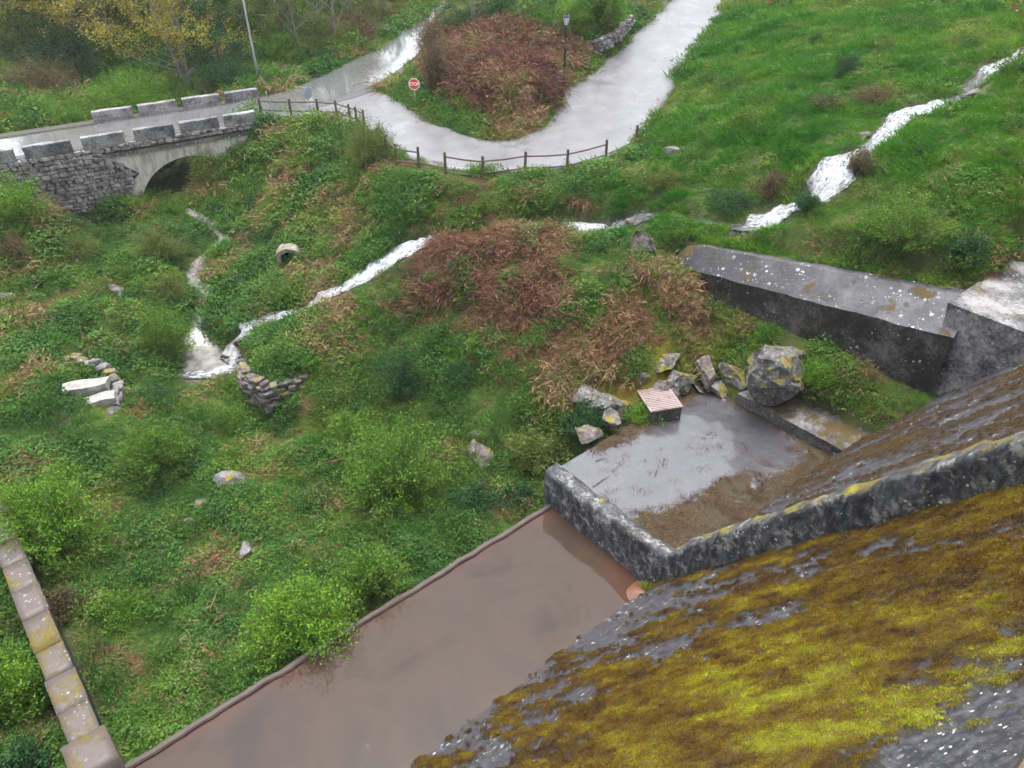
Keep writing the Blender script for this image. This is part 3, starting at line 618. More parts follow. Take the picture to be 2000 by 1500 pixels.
tw = mesh_np('training_wall', V, F); tb = bmesh.new(); tb.from_mesh(tw); tb.faces.new([tb.verts[j] for j in range(k)]) if not tb.verts.ensure_lookup_table() else 0
bmesh.ops.recalc_face_normals(tb, faces=tb.faces); tb.to_mesh(tw); tb.free()
def mat_train():
    t = NT('training_wall_concrete')
    n = t.noise(2.4, 7, .72); st = t.noise(5, 6, .7, vec=t.vscale((1.4, 1.4, .5)))
    c = t.mix(t.rng(st, .42, .62), (.024, .025, .03), (.09, .093, .10)); c = t.mix(t.rng(n, .52, .62), c, (.22, .215, .20)); c = t.mix(t.rng(t.noise(1.0, 5), .5, .66), c, (.018, .018, .022))
    v = t.voro(9); sep = t.new('ShaderNodeSeparateColor'); t.t.links.new(t.voro(9, out='Color'), sep.inputs[0])
    c = t.mix(t.math('MULTIPLY', t.math('LESS_THAN', v, t.math('MULTIPLY', t.rng(sep.outputs[0], .62, 1), .36)), t.rng(t.noise(2.1, 4), .5, .58)), c, (.40, .40, .37))
    sx = t.new('ShaderNodeSeparateXYZ'); t.t.links.new(t.pos, sx.inputs[0]); hi = t.rng(sx.outputs[2], -4.2, -3.2)
    mm = t.math('MULTIPLY', t.rng(t.math('ADD', t.noise(1.3, 6, .7), t.math('MULTIPLY', hi, .11)), .58, .66), t.rng(t.nz(), .35, .75))
    c = t.mix(mm, c, t.ramp(t.noise(2.6, 5), [(.3, (.05, .035, .01)), (.5, (.14, .105, .010)), (.7, (.25, .22, .012))]))
    t.bump(t.math('ADD', n, t.math('MULTIPLY', mm, t.noise(30, 4))), .9, .06); return t.done(c, .55, .4)
keep(link('training_wall', tw, mat_train(), smooth=True))

# platform beside the basin
plat = empty('concrete_platform', D(18, 11, -4.5)); tag(plat, 'wet concrete platform strewn with dead leaves beside the basin', 'platform')
def keepto(o, e):
    o.parent = e; o.matrix_parent_inverse = Matrix.Translation(e.location).inverted(); return o
s = np.linspace(14.5, 22.62, 110); t = np.linspace(7.0, 14.72, 100); S, T = np.meshgrid(s, t, indexing='ij')
# dead leaves gather along the rim, the ledge, the dam foot and in one drift
rim = np.exp(-((14.7 - T) / .55)**2) * sstep(15.5, 17, S) + np.exp(-((S - 22.6) / .35)**2) * .8
foot = np.exp(-((T - 8.3) / 1.35)**2) + .9 * np.exp(-(((S - 14.6) / 1.2)**2 + ((T - 10.0) / 1.7)**2)) + .95 * np.exp(-(((S - 16.2) / 1.0)**2 + ((T - 9.9) / .9)**2)) + .8 * np.exp(-(((S - 18.3) / 1.3)**2 + ((T - 10.2) / .5)**2))
DEB = np.clip(rim + foot, 0, 1.1)
Z = -4.5 + (fbm(S * 1.2, T * 1.2, 8) - .5) * .04 + sstep(.45, .8, DEB + (fbm(S * 2.5, T * 2.5, 21) - .5) * .9) * (.02 + .04 * fbm(S * 7, T * 7, 4))
V = np.stack([US[0] * S + UT[0] * T, US[1] * S + UT[1] * T, Z], -1).reshape(-1, 3)
keepto(link('slab', mesh_np('slab', V, grid_faces(110, 100), dict(debris=DEB.ravel())), MAT['slab'], smooth=True), plat)
mb = MB(); mb.prism([D(14.2, 7, -8.2), D(22.62, 7, -8.2), D(22.62, 14.74, -8.2), D(14.2, 14.74, -8.2)], [D(14.2, 7, -4.56), D(22.62, 7, -4.56), D(22.62, 14.74, -4.56), D(14.2, 14.74, -4.56)])
keepto(mb.build('plinth', MAT['dark_concrete']), plat)
mb = MB(); mb.prism([D(22.5, 6.5, -6), D(24.1, 6.5, -6), D(24.1, 12.3, -6), D(22.5, 13.0, -6)], [D(22.5, 6.5, -3.98), D(24.1, 6.5, -3.6), D(24.1, 12.3, -3.65), D(22.5, 13.0, -3.98)]); mb.bevel(.05); mb.rough(5, .05, 1.5)
MAT['ledge'] = mat_old_concrete('ledge', dark=(.022, .018, .016), light=(.15, .14, .14), moss=.42, mossc=((.03, .02, .01), (.11, .075, .014)), lich=.3)
keepto(mb.build('ledge', MAT['ledge']), plat)

# abutment block
mb = MB(); mb.prism([D(25.8, 2.4, -5), D(31.2, 2.4, -5), D(31.2, 7.5, -5), D(25.8, 7.3, -5)], [D(25.8, 2.4, 1.1), D(31.2, 2.4, 1.1), D(31.2, 7.9, 1.1), D(25.8, 7.92, 1.1)]); mb.bevel(.07, 2); mb.rough(3, .04, 1.4, 3)
tag(mb.build('abutment_block', mat_old_concrete('block_concrete', dark=(.022, .022, .027), light=(.27, .262, .255), lightbias=.05, lich=.45, moss=.2)), 'pale streaked concrete block with flat grey top beside the mossy dam', 'block')

# retaining wall: front face and sloping top
rw = empty('retaining_wall', RW_F[0][:2] + (-2.7,)); tag(rw, 'dark retaining wall with a sloping lichen spotted top below the hillside', 'wall')
N = 60; u = np.linspace(-.03, 1, N)
f = np.array(RW_F[0])[None] * (1 - u[:, None]) + np.array(RW_F[1])[None] * u[:, None]; b = np.array(RW_B[0])[None] * (1 - u[:, None]) + np.array(RW_B[1])[None] * u[:, None]
rows = []
for i in range(N):
    zf = .08 - 1.34 * u[i]; zb = .98 - 1.33 * u[i]; drop = 0 if u[i] < .94 else -(u[i] - .94) * 3.
    ring = [(*f[i, :2], -4.4)] + [(*f[i, :2], -4.4 + (zf + 4.4) * q) for q in (.3, .5, .7, .85, 1)] + [tuple(np.r_[f[i, :2] + (b[i, :2] - f[i, :2]) * q, zf + (zb - zf) * q + drop * q]) for q in (.03, .2, .4, .6, .8, .97, 1)] + [tuple(np.r_[b[i, :2] + (b[i, :2] - f[i, :2]) * .25, zb + drop]), tuple(np.r_[b[i, :2] + (b[i, :2] - f[i, :2]) * .25, -4.4])]
    rows.append(ring)
k = len(rows[0]); V = []
for ring in rows:
    for p in ring:
        q = mnoise.noise_vector(Vector(p) * 1.6) * .05 + mnoise.noise_vector(Vector(p) * 6) * .02; V.append((p[0] + q.x, p[1] + q.y, p[2] + q.z * .8))
top_f, side_f = [], []
for i in range(N - 1):
    for j in range(k):
        q = (i * k + j, (i + 1) * k + j, (i + 1) * k + (j + 1) % k, i * k + (j + 1) % k); (top_f if 5 <= j <= 12 else side_f).append(q)
side_f += [(j, j + 1, 0, 0) for j in ()]
MAT['wall_front'] = mat_old_concrete('wall_front', dark=(.010, .009, .009), light=(.115, .11, .108), lich=.1, moss=.1, lightbias=-.02)
for nm, ff, mt in (('sloping_top', top_f, MAT['wall_concrete']), ('front_face', side_f, MAT['wall_front'])):
    me = mesh_np(nm, V, ff); bb = bmesh.new(); bb.from_mesh(me); bmesh.ops.delete(bb, geom=[v for v in bb.verts if not v.link_faces], context='VERTS')
    if nm == 'front_face':
        bb.verts.ensure_lookup_table()
    bmesh.ops.recalc_face_normals(bb, faces=bb.faces); bb.to_mesh(me); bb.free(); keepto(link(nm, me, mt, smooth=True), rw)

# stilling basin: water, lip, mud
WZ = -6.0
s = np.linspace(-1.2, 14.08, 90); t = np.linspace(9.2, 14.5, 40); S, T = np.meshgrid(s, t, indexing='ij')
sh = np.clip(np.exp(-((S - 13.9) / .9)**2) * sstep(12.2, 9.8, T) * 1.2 + np.exp(-((14.5 - T) / .5)**2) * .55 + np.exp(-((S - 14.0) / .7)**2) * .35 + .45 * (fbm(S * .5, T * .5, 70) - .35), 0, 1)
V = np.stack([US[0] * S + UT[0] * T, US[1] * S + UT[1] * T, np.full(S.shape, WZ)], -1).reshape(-1, 3)
pool = link('basin_water', mesh_np('basin_water', V, grid_faces(90, 40), dict(shallow=sh.ravel())), MAT['pool']); tag(pool, kind='structure')
mb = MB()
prof = [(14.46, -8.5), (14.66, -8.5), (14.66, -5.93), (14.62, -5.90), (14.50, -5.90), (14.46, -5.95)]
pth = np.linspace(-1.3, 14.1, 60); rows = []
for s_ in pth:
    rows.append([mb.b.verts.new(D(s_, t + (mnoise.noise(Vector((s_ * 1.7, t, 0))) * .05 if z > -8 else 0), z + (mnoise.noise(Vector((s_ * 2.3, 3, t))) * .025 if z > -8 else 0))) for t, z in prof])
for a_, b_ in zip(rows, rows[1:]):
    for j in range(6): mb.b.faces.new((a_[j], a_[(j + 1) % 6], b_[(j + 1) % 6], b_[j]))
mb.b.faces.new(rows[0]); mb.b.faces.new(rows[-1][::-1])
MAT['lip'] = plain('reddish_concrete', (.065, .048, .042), .6, .3, var=.5, scale=3)
tag(mb.build('basin_wall', MAT['lip'], smooth=False), 'low reddish concrete lip along the muddy basin and bushes', 'wall')
# bank of red mud in the corner under the training wall
u = np.linspace(0, 1, 26); S, T = np.meshgrid(12.5 + u * 1.7, 8.7 + np.linspace(0, 1, 26) * 2.1, indexing='ij')
Z = -6.35 + .62 * sstep(12.6, 13.6, S) * sstep(10.9, 9.6, T) + (fbm(S * 2, T * 2, 14) - .5) * .1
V = np.stack([US[0] * S + UT[0] * T, US[1] * S + UT[1] * T, Z], -1).reshape(-1, 3)
def mat_mud():
    t = NT('red_mud'); c = t.mix(t.noise(3, 5), (.11, .045, .025), (.19, .09, .055)); t.bump(t.noise(18, 4), .3, .02); return t.done(c, .28, .5)
tag(link('mud_bank', mesh_np('mud_bank', V, grid_faces(26, 26)), mat_mud(), smooth=True), kind='structure')

# ---- streams
def stream_mesh(name, L, mat, amp, parent=None):
    n = len(L); m = 11; v = np.linspace(-1, 1, m)
    d = np.gradient(L[:, :2], axis=0); d = d / np.maximum(np.linalg.norm(d, axis=1, keepdims=True), 1e-6); nr = np.stack([-d[:, 1], d[:, 0]], 1)
    al = np.r_[0, np.cumsum(np.linalg.norm(np.diff(L[:, :3], axis=0), axis=1))]
    wj = 1 + .35 * (fbm(al * 1.8, al * 0 + 3, 51)[:, None] - .5) * 2 * np.sign(v)[None] * 0 + .95 * (np.stack([fbm(al * 1.7, al * 0 + 9 * np.sign(q), 51) for q in v], 1) - .5)
    X = L[:, 0, None] + nr[:, 0, None] * v[None] * L[:, 3, None] * wj; Y = L[:, 1, None] + nr[:, 1, None] * v[None] * L[:, 3, None] * wj
    A = np.repeat(al[:, None], m, 1); C = np.repeat(v[None], n, 0) * L[:, 3, None]
    lump = (fbm(A * 2.2, C * 4.5, 61) - .5) * 2 * amp * (.3 + L[:, 4, None]) + (fbm(A * 7, C * 9, 66, 2) - .5) * amp
    Zg = L[:, 2, None] + .02 + lump * (1 - .5 * v[None]**2) - .06 * v[None]**4
    fo = np.repeat(L[:, 4, None], m, 1) * (1 - .25 * np.abs(v[None])**3)
    me = mesh_np(name, np.stack([X, Y, Zg], -1).reshape(-1, 3), grid_faces(n, m), dict(along=(A * .8).ravel(), across=(C * 2.2).ravel(), foam=fo.ravel()))
    return tag(link(name, me, mat, smooth=True), kind='structure')
for k, amp in (('up', .16), ('rock', .12), ('mid', .16), ('pool', .09), ('left', .06)): stream_mesh('white_water', STREAMS[k], MAT['foam'], amp)
stream_mesh('brook', STREAMS['brook'], MAT['brook'], .015)

# ================================================================== OBJECTS
def stone_mesh(name, dx, dy, dz, seed, sub=2, rough=.28, flat=.55):
    """angular boulder: a beveled chunk cut by random planes"""
    rs = np.random.default_rng(seed); b = bmesh.new(); bmesh.ops.create_icosphere(b, subdivisions=sub, radius=1)
    pl = [(Vector(rs.normal(size=3)).normalized(), .30 + .42 * rs.random()) for _ in range(12)] + [(Vector((0, 0, 1)), flat + .3 * rs.random())]
    for v in b.verts:
        for n, d in pl:
            k = v.co.dot(n) - d
            if k > 0: v.co -= n * k * .985
        v.co += mnoise.noise_vector(v.co * 1.7 + Vector((seed, 0, seed * 2))) * rough * .30 + mnoise.noise_vector(v.co * 4.5 + Vector((seed, 3, 0))) * rough * .22 + mnoise.noise_vector(v.co * 11 + Vector((seed, 3, 0))) * rough * .10
        v.co = Vector((v.co.x * dx * 1.35, v.co.y * dy * 1.35, v.co.z * dz * 1.35))
    me = bpy.data.meshes.new(name); b.to_mesh(me); b.free(); return me
def box_stone(name, lx, ly, lz, seed, bev=.12, amp=.10):
    """roughly squared stone, 12-100 triangles"""
    rs = random.Random(seed); b = bmesh.new(); bmesh.ops.create_cube(b, size=1)
    for v in b.verts: v.co += Vector((rs.uniform(-amp, amp), rs.uniform(-amp, amp), rs.uniform(-amp, amp)))
    bmesh.ops.bevel(b, geom=b.edges[:], offset=bev, segments=1, affect='EDGES')
    for v in b.verts: v.co = Vector((v.co.x * lx, v.co.y * ly, v.co.z * lz))
    me = bpy.data.meshes.new(name); b.to_mesh(me); b.free(); return me
EXCL = []                                            # (x, y, r) places kept free of plants
# ---- bridge
bridge = empty('stone_bridge', BR(6.9, 0, -3.2)); tag(bridge, 'old stone bridge with a pale plastered arch and block parapets', 'bridge')
BROT = math.atan2(BE[1], BE[0])
def bk(o): return keepto(o, bridge)
CA, CR, CZ = 6.9, 3.2, -4.46
def arch_z(a, r=CR):
    q = r * r - (a - CA)**2; return CZ + math.sqrt(q) if q > 0 else -99
# core: front/back walls with the arch opening, deck and barrel
for b0, nm in ((.12, 'front_wall'), (5.0, 'back_wall')):
    mb = MB(); A_ = np.r_[np.linspace(-16, 3.2, 8), np.linspace(3.7, 10.1, 33), np.linspace(10.6, 11.6, 3)]
    for a0, a1 in zip(A_, A_[1:]):
        z0 = max(arch_z(a0), -5.2); z1 = max(arch_z(a1), -5.2)
        lo = [BR(a0, b0, z0), BR(a1, b0, z1), BR(a1, b0 + .6, z1), BR(a0, b0 + .6, z0)]; hi = [BR(a0, b0, -.07), BR(a1, b0, -.07), BR(a1, b0 + .6, -.06), BR(a0, b0 + .6, -.06)]
        mb.prism(lo, hi)
    bk(mb.build(nm, MAT['mortar']))
mb = MB()
th = np.linspace(math.acos((3.85 - CA) / CR) if abs(3.85 - CA) < CR else math.pi, math.acos((9.95 - CA) / CR), 26)
for t0, t1 in zip(th, th[1:]):
    p = [(CA + CR * math.cos(t_), CZ + CR * math.sin(t_)) for t_ in (t0, t1)]
    q = [(CA + (CR + .35) * math.cos(t_), CZ + (CR + .35) * math.sin(t_)) for t_ in (t0, t1)]
    mb.prism([BR(p[0][0], .1, p[0][1]), BR(p[1][0], .1, p[1][1]), BR(q[1][0], .1, q[1][1]), BR(q[0][0], .1, q[0][1])], [BR(p[0][0], 5.6, p[0][1]), BR(p[1][0], 5.6, p[1][1]), BR(q[1][0], 5.6, q[1][1]), BR(q[0][0], 5.6, q[0][1])])
bk(mb.build('barrel_vault', MAT['schist']))
mb = MB(); mb.prism([BR(-16, .1, -.5), BR(11.4, .1, -.5), BR(11.4, 5.6, -.5), BR(-16, 5.6, -.5)], [BR(-16, .1, -.03), BR(11.4, .1, -.03), BR(11.4, 5.6, -.03), BR(-16, 5.6, -.03)]); bk(mb.build('deck', MAT['mortar']))
# pale arch ring, with a splayed foot
mb = MB(); ths = np.linspace(math.pi - .42, .5, 30); rows = []
for t_ in ths:
    w = .52 + .28 * sstep(2.2, 2.75, t_)
    rows.append([(CA + r * math.cos(t_), CZ + r * math.sin(t_)) for r in (CR - .02, CR + w)])
for p, q in zip(rows, rows[1:]):
    mb.prism([BR(p[0][0], .0, p[0][1]), BR(p[1][0], .0, p[1][1]), BR(q[1][0], .0, q[1][1]), BR(q[0][0], .0, q[0][1])], [BR(p[0][0], .5, p[0][1]), BR(p[1][0], .5, p[1][1]), BR(q[1][0], .5, q[1][1]), BR(q[0][0], .5, q[0][1])])
bmesh.ops.remove_doubles(mb.b, verts=mb.b.verts, dist=.001); mb.b.faces.ensure_lookup_table()
bk(mb.build('arch_ring', MAT['plaster']))
# plastered spandrel between the ring and the ledge
mb = MB(); A_ = np.linspace(2.6, 10.6, 40)
for a0, a1 in zip(A_, A_[1:]):
    def lowz(a):
        zr = arch_z(a, CR + .45); zl = -.72 - .33 * max(0, a - 2.6) - .5 * max(0, a - 3.2)
        return max(zr, zl, -2.2) if a < 7 else max(zr, -2.4)
    z0, z1 = lowz(a0), lowz(a1); j = .02 * math.sin(a0 * 9)
    mb.prism([BR(a0, .04, z0), BR(a1, .04, z1), BR(a1, .3, z1), BR(a0, .3, z0)], [BR(a0, .04, -.62), BR(a1, .04, -.62), BR(a1, .3, -.62), BR(a0, .3, -.62)])
bmesh.ops.remove_doubles(mb.b, verts=mb.b.verts, dist=.001); bk(mb.build('spandrel', MAT['plaster']))
# mossy ledge and string course under the parapet
mb = MB(); mb.prism([BR(2.5, -.10, -.64), BR(11.5, -.10, -.64), BR(11.5, .3, -.64), BR(2.5, .3, -.64)], [BR(2.5, -.06, -.44), BR(11.5, -.06, -.44), BR(11.5, .3, -.3), BR(2.5, .3, -.3)]); mb.rough(7, .05, 2.2)
MAT['bledge'] = mat_old_concrete('bridge_ledge', dark=(.03, .028, .026), light=(.14, .132, .125), moss=.6, mossc=((.06, .045, .02), (.13, .10, .03)), lich=.5)
bk(mb.build('string_course', MAT['bledge']))
# parapet blocks, front and back
MAT['parapet'] = mat_old_concrete('parapet_stone', dark=(.04, .04, .045), light=(.27, .26, .255), lich=.3, moss=-.2, lightbias=.03, lscale=9)
def parapet(a0, a1, b0, b1, z0, z1, seed):
    mb = MB(); M = Matrix.Translation(Vector(BR((a0 + a1) / 2, (b0 + b1) / 2, 0))) @ Matrix.Rotation(BROT, 4, 'Z')
    mb.box(-(a1 - a0) / 2, (a1 - a0) / 2, -(b1 - b0) / 2, (b1 - b0) / 2, z0, z1, M); mb.bevel(.05, 2); mb.rough(3, .035, 2.5, seed); bk(mb.build('parapet_block', MAT['parapet'], smooth=False))
for i, (a0, a1) in enumerate(((-6, -3.75), (-3.4, -1.35), (-.95, 1.35), (1.85, 4.0), (4.5, 6.62), (6.95, 9.1), (9.42, 11.25))): parapet(a0, a1, -.06, .34, -.06, .64, i)
for i, (a0, a1) in enumerate(((3.05, 5.3), (5.6, 7.85), (8.2, 10.5), (10.8, 12.9))): parapet(a0, a1, 4.95, 5.35, -.3, .58, i + 20)
# rubble masonry, stone by stone, in rough courses on the left of the arch
rs = random.Random(4); variants = [box_stone('rubble_stone', 1, 1, 1, 100 + i, .16, .13) for i in range(14)]
for v in variants: v.materials.append(MAT['rubble'])
stones = []; z = -3.35
while z < -.12:
    hgt = rs.uniform(.16, .27); a = -2.9 + rs.uniform(-.3, .1)
    while a < 5:
        w = rs.uniform(.18, .50); mid = a + w / 2; top = -.02 if mid < 2.5 else (-.66 if mid < 2.9 else -.8)
        okr = (mid - CA)**2 + (z + hgt / 2 - CZ)**2 > (CR + .68)**2 and z + hgt * .6 < top - (.33 * max(0, mid - 2.6) + .5 * max(0, mid - 3.2) if mid > 2.5 else 0)
        if okr and mid < 4.1: stones.append((mid, z + hgt / 2, w, hgt))
        a += w + .015
    z += hgt + .01
for zz_, hh_ in ((-.33, .19), (-.14, .17)):
    a = 2.4
    while a < 11.2:
        w = rs.uniform(.25, .55); stones.append((a + w / 2, zz_ + hh_ / 2, w, hh_)); a += w + .02
stones.sort(key=lambda q: abs(q[0] - 3) * .4 + abs(q[1] + 1.))
for mid, zc, w, hgt in stones[:300]:
    o = bpy.data.objects.new('stone', rs.choice(variants)); COL.objects.link(o); o.parent = bridge
    p = Vector(BR(mid, .06, zc)) - Vector(bridge.location); o.location = p; o.rotation_euler = (rs.uniform(-.2, .2), rs.uniform(-.22, .22), BROT + rs.uniform(-.2, .2))
    o.scale = (w * 1.04, rs.uniform(.26, .40), hgt * 1.08)
# ---- timber fence along the bend
def fence(posts, rails, label, h=1.08):
    f = empty('timber_fence', posts[0]); tag(f, label, 'fence', 'timber fences along the bend')
    M = Matrix.Translation(f.location).inverted()
    rs = random.Random(len(posts))
    for a_, b_ in zip(posts, posts[1:]):
        for q_ in np.linspace(0, 1, 6): EXCL.append((a_[0] + (b_[0] - a_[0]) * q_, a_[1] + (b_[1] - a_[1]) * q_ - .15, .42))
    for i, p in enumerate(posts):
        mb = MB(); lean = Vector((rs.uniform(-.04, .04), rs.uniform(-.04, .04), 0)); p = Vector(p)
        mb.tube([p + Vector((0, 0, -.3)), p + lean * .5 + Vector((0, 0, h * .5)), p + lean + Vector((0, 0, h - .02)), p + lean + Vector((0, 0, h))], [.075, .072, .070, .055], 9); o = mb.build('post', MAT['wood'], f); o.matrix_parent_inverse = M
    for i, za, zb in rails:
        mb = MB(); a, b = Vector(posts[i]), Vector(posts[i + 1]); a = a + Vector((0, -.03, za)); b = b + Vector((0, -.03, zb)); m = (a + b) / 2 + Vector((0, 0, -.03))
        mb.tube([a, m, b], [.042, .045, .040], 7); o = mb.build('rail', MAT['wood'], f); o.matrix_parent_inverse = M
def FP(px, py): p = P(px, py, 0); return (p[0], p[1], gz(p[0], p[1]) + .02)
pa = [FP(*q) for q in ((511, 224), (569, 226), (622, 226), (659, 229), (685, 237), (698, 242), (712, 249))]
fence(pa, [(i, .9, .9) for i in range(6)] + [(i, .38, .38) for i in range(6)], 'timber fence of posts and two rails beside the round sign and bridge end')
pb = [FP(*q) for q in ((738, 284), (755, 296), (773, 312), (818, 324), (870, 335), (944, 344), (1025, 334), (1107, 331), (1183, 313), (1241, 288))]
fence(pb, [(0, .9, .88), (1, .88, .86), (2, .85, .8), (2, .2, .25), (3, .3, .28), (4, .85, .82), (5, .84, .84), (6, .84, .84), (7, .84, .84), (4, .1, .06), (5, .26, .24), (6, .24, .24), (7, .24, .3), (8, .3, .26)], 'long timber fence curving round the outer edge of the concrete bend')
# ---- road signs
def pole(root, h, r, mat, name='pole'): 
    mb = MB(); mb.tube([(0, 0, -.25), (0, 0, h)], r, 8); return mb.build(name, mat, root)
p = P(812, 206, .12); p[2] = gz(p[0], p[1]); ss = empty('stop_sign', p, math.atan2(-p[1], -p[0]) + R(90) - R(8)); tag(ss, 'red octagonal stop sign on a grey post in the grass verge', 'sign')
pole(ss, 1.75, .035, MAT['galvanised'], 'post')
def octa(name, r, y, mat, parent, n=8, rot=R(22.5), th=.012, zc=1.50):
    mb = MB(); a = [(r * math.cos(2 * math.pi * k / n + rot), y, zc + r * math.sin(2 * math.pi * k / n + rot)) for k in range(n)]; b = [(x, y + th, z) for x, _, z in a]
    mb.prism(a, b); return mb.build(name, mat, parent)
pl = octa('plate', .365, -.055, MAT['sign_white'], ss); rf = octa('red_face', .325, -.061, MAT['sign_red'], pl, th=.008)
cu = bpy.data.curves.new('lettering', 'FONT'); cu.body = 'STOP'; cu.size = .27; cu.align_x = 'CENTER'; cu.align_y = 'CENTER'; cu.extrude = .004; cu.offset = .006
to = bpy.data.objects.new('txt', cu); COL.objects.link(to); dg = bpy.context.evaluated_depsgraph_get(); me = bpy.data.meshes.new_from_object(to.evaluated_get(dg)); bpy.data.objects.remove(to)
lo = link('lettering', me, MAT['sign_white'], pl); lo.rotation_euler = (R(90), 0, 0); lo.location = (0, -.066, 1.50)
p = P(607, 227, 0); p[2] = gz(p[0], p[1]); rsg = empty('round_sign', p, R(55)); tag(rsg, 'round traffic sign seen from its grey back behind the fence', 'sign')
pole(rsg, 1.75, .03, MAT['galvanised'], 'post'); octa('plate', .33, -.05, MAT['sign_back'], rsg, 24, 0, zc=1.42)
mb = MB(); mb.box(-.22, .22, -.037, -.022, 1.48, 1.52); mb.box(-.22, .22, -.037, -.022, 1.30, 1.34); mb.build('bracket', MAT['galvanised'], rsg)
p = P(528, 225, 0); p[2] = gz(p[0], p[1]); sp = empty('thin_marker_post', p); tag(sp, 'thin grey steel post beside the first fence post at the bridge', 'post')
pole(sp, 1.5, .022, MAT['galvanised'], 'post'); mb = MB(); mb.box(-.05, .05, -.02, -.005, 1.34, 1.52, Matrix.Rotation(R(60), 4, 'Z')); mb.build('plate', MAT['sign_back'], sp)
# ---- black lamp post with a lantern
p = P(1101, 174, .85); p[2] = gz(p[0], p[1]) + .02; lp = empty('lamp_post', p); tag(lp, 'black cast iron lamp post with a glass lantern at the road edge', 'lamp post')
mb = MB(); mb.lathe([(.24, -.1), (.24, .05), (.20, .08), (.20, .14), (.15, .18), (.13, .6), (.15, .64), (.12, .7), (.085, .75), (.085, 1.05), (.11, 1.08), (.11, 1.13), (.07, 1.2)], 12); mb.build('base', MAT['black_iron'], lp, True)
mb = MB(); mb.lathe([(.062, 1.15), (.055, 2.4), (.075, 2.42), (.075, 2.46), (.05, 2.5), (.045, 3.45), (.08, 3.5), (.08, 3.55), (.04, 3.6), (.09, 3.72)], 12); mb.build('column', MAT['black_iron'], lp, True)
lan = MB(); lan.lathe([(.11, 3.70), (.12, 3.74), (.12, 3.76)], 6); ln = lan.build('lantern', MAT['black_iron'], lp)
mb = MB(); mb.lathe([(.10, 3.76), (.205, 4.18)], 6); mb.build('glass', MAT['lamp_glass'], ln)
mb = MB()
for k in range(6):
    a = 2 * math.pi * k / 6; mb.tube([(.105 * math.cos(a), .105 * math.sin(a), 3.75), (.21 * math.cos(a), .21 * math.sin(a), 4.18)], .013, 5)
mb.build('frame', MAT['black_iron'], ln)
mb = MB(); mb.lathe([(.25, 4.18), (.25, 4.21), (.16, 4.32), (.10, 4.34), (.09, 4.42), (.05, 4.46), (.02, 4.56), (.008, 4.62)], 6); mb.build('cap', MAT['black_iron'], ln)
EXCL.append((p[0], p[1], .8)); EXCL.append((p[0], p[1] - .8, .6))
# ---- tall galvanised street light pole beside the bridge
p = P(507, 163, .1); p[2] = gz(p[0], p[1]); gp = empty('street_light', p); tag(gp, 'tall thin galvanised street light pole behind the bridge parapet', 'street light')
mb = MB(); mb.tube([(0, 0, -.2), (-.03, 0, 2), (-.06, 0, 4.5), (-.1, 0, 7.6)], [.085, .075, .06, .045], 10); mb.build('pole', MAT['galvanised'], gp, True)
mb = MB(); mb.box(-.10, .12, -.1, .1, 5.45, 5.72); mb.bevel(.02); mb.build('junction_box', MAT['sign_white'], gp)
mb = MB(); mb.tube([(-.1, 0, 7.55), (.1, -.4, 7.8), (.25, -1.0, 7.85)], [.045, .04, .035], 8); ar = mb.build('arm', MAT['galvanised'], gp); mb = MB(); mb.box(.15, .38, -1.5, -.95, 7.80, 7.92); mb.bevel(.03); mb.build('lamp_head', MAT['sign_back'], ar)
mb = MB(); mb.box(-.13, .13, -.13, .13, -.1, .05); mb.bevel(.02); mb.build('foot_plate', MAT['galvanised'], gp)
# weathered utility poles up the hill
for px, py, hh, lab in ((925, 62, 7.5, 'weathered wooden utility pole standing behind the red bracken bank'),):
    p = GP(px, py); up_ = empty('utility_pole', p); tag(up_, lab, 'utility pole'); mb = MB(); mb.tube([(0, 0, -.3), (0, 0, hh)], [.13, .09], 9); mb.build('pole', MAT['pale_bark'], up_)
    mb = MB(); mb.box(-.7, .7, -.05, .05, hh - .5, hh - .4); mb.build('crossarm', MAT['wood'], up_)
# ---- hatch box with a ridged lid
c0, c1, c2, c3 = [P(*q) for q in ((1242, 763, -3.92), (1303, 757, -3.92), (1336, 794, -3.92), (1272, 808, -3.92))]
ctr = (c0 + c1 + c2 + c3) / 4; ex = ((c1 - c0) + (c2 - c3)) / 2; ang = math.atan2(ex[1], ex[0]); lx = np.linalg.norm(ex) / 2; ly = np.linalg.norm(((c3 - c0) + (c2 - c1)) / 2) / 2
EXCL.append((ctr[0], ctr[1], max(lx, ly) * 1.35)); hb = empty('hatch_box', (ctr[0], ctr[1], -4.72), ang); tag(hb, 'low concrete hatch box with a pinkish ridged lid above the platform', 'hatch box')
mb = MB(); mb.box(-lx + .03, lx - .03, -ly + .03, ly - .03, -.4, .80); mb.bevel(.02); mb.build('box', MAT['wall_front'], hb)
mb = MB(); mb.box(-lx, lx, -ly, ly, .80, .86); mb.bevel(.015); ld = mb.build('lid', MAT['lid'], hb)
n = 13
for i in range(n):
    y = -ly + .07 + (2 * ly - .14) * i / (n - 1); mb = MB(); mb.box(-lx + .06, lx - .06, y - .028, y + .028, .857, .882); mb.bevel(.01, 1); mb.build('ridge', MAT['lid'], ld)
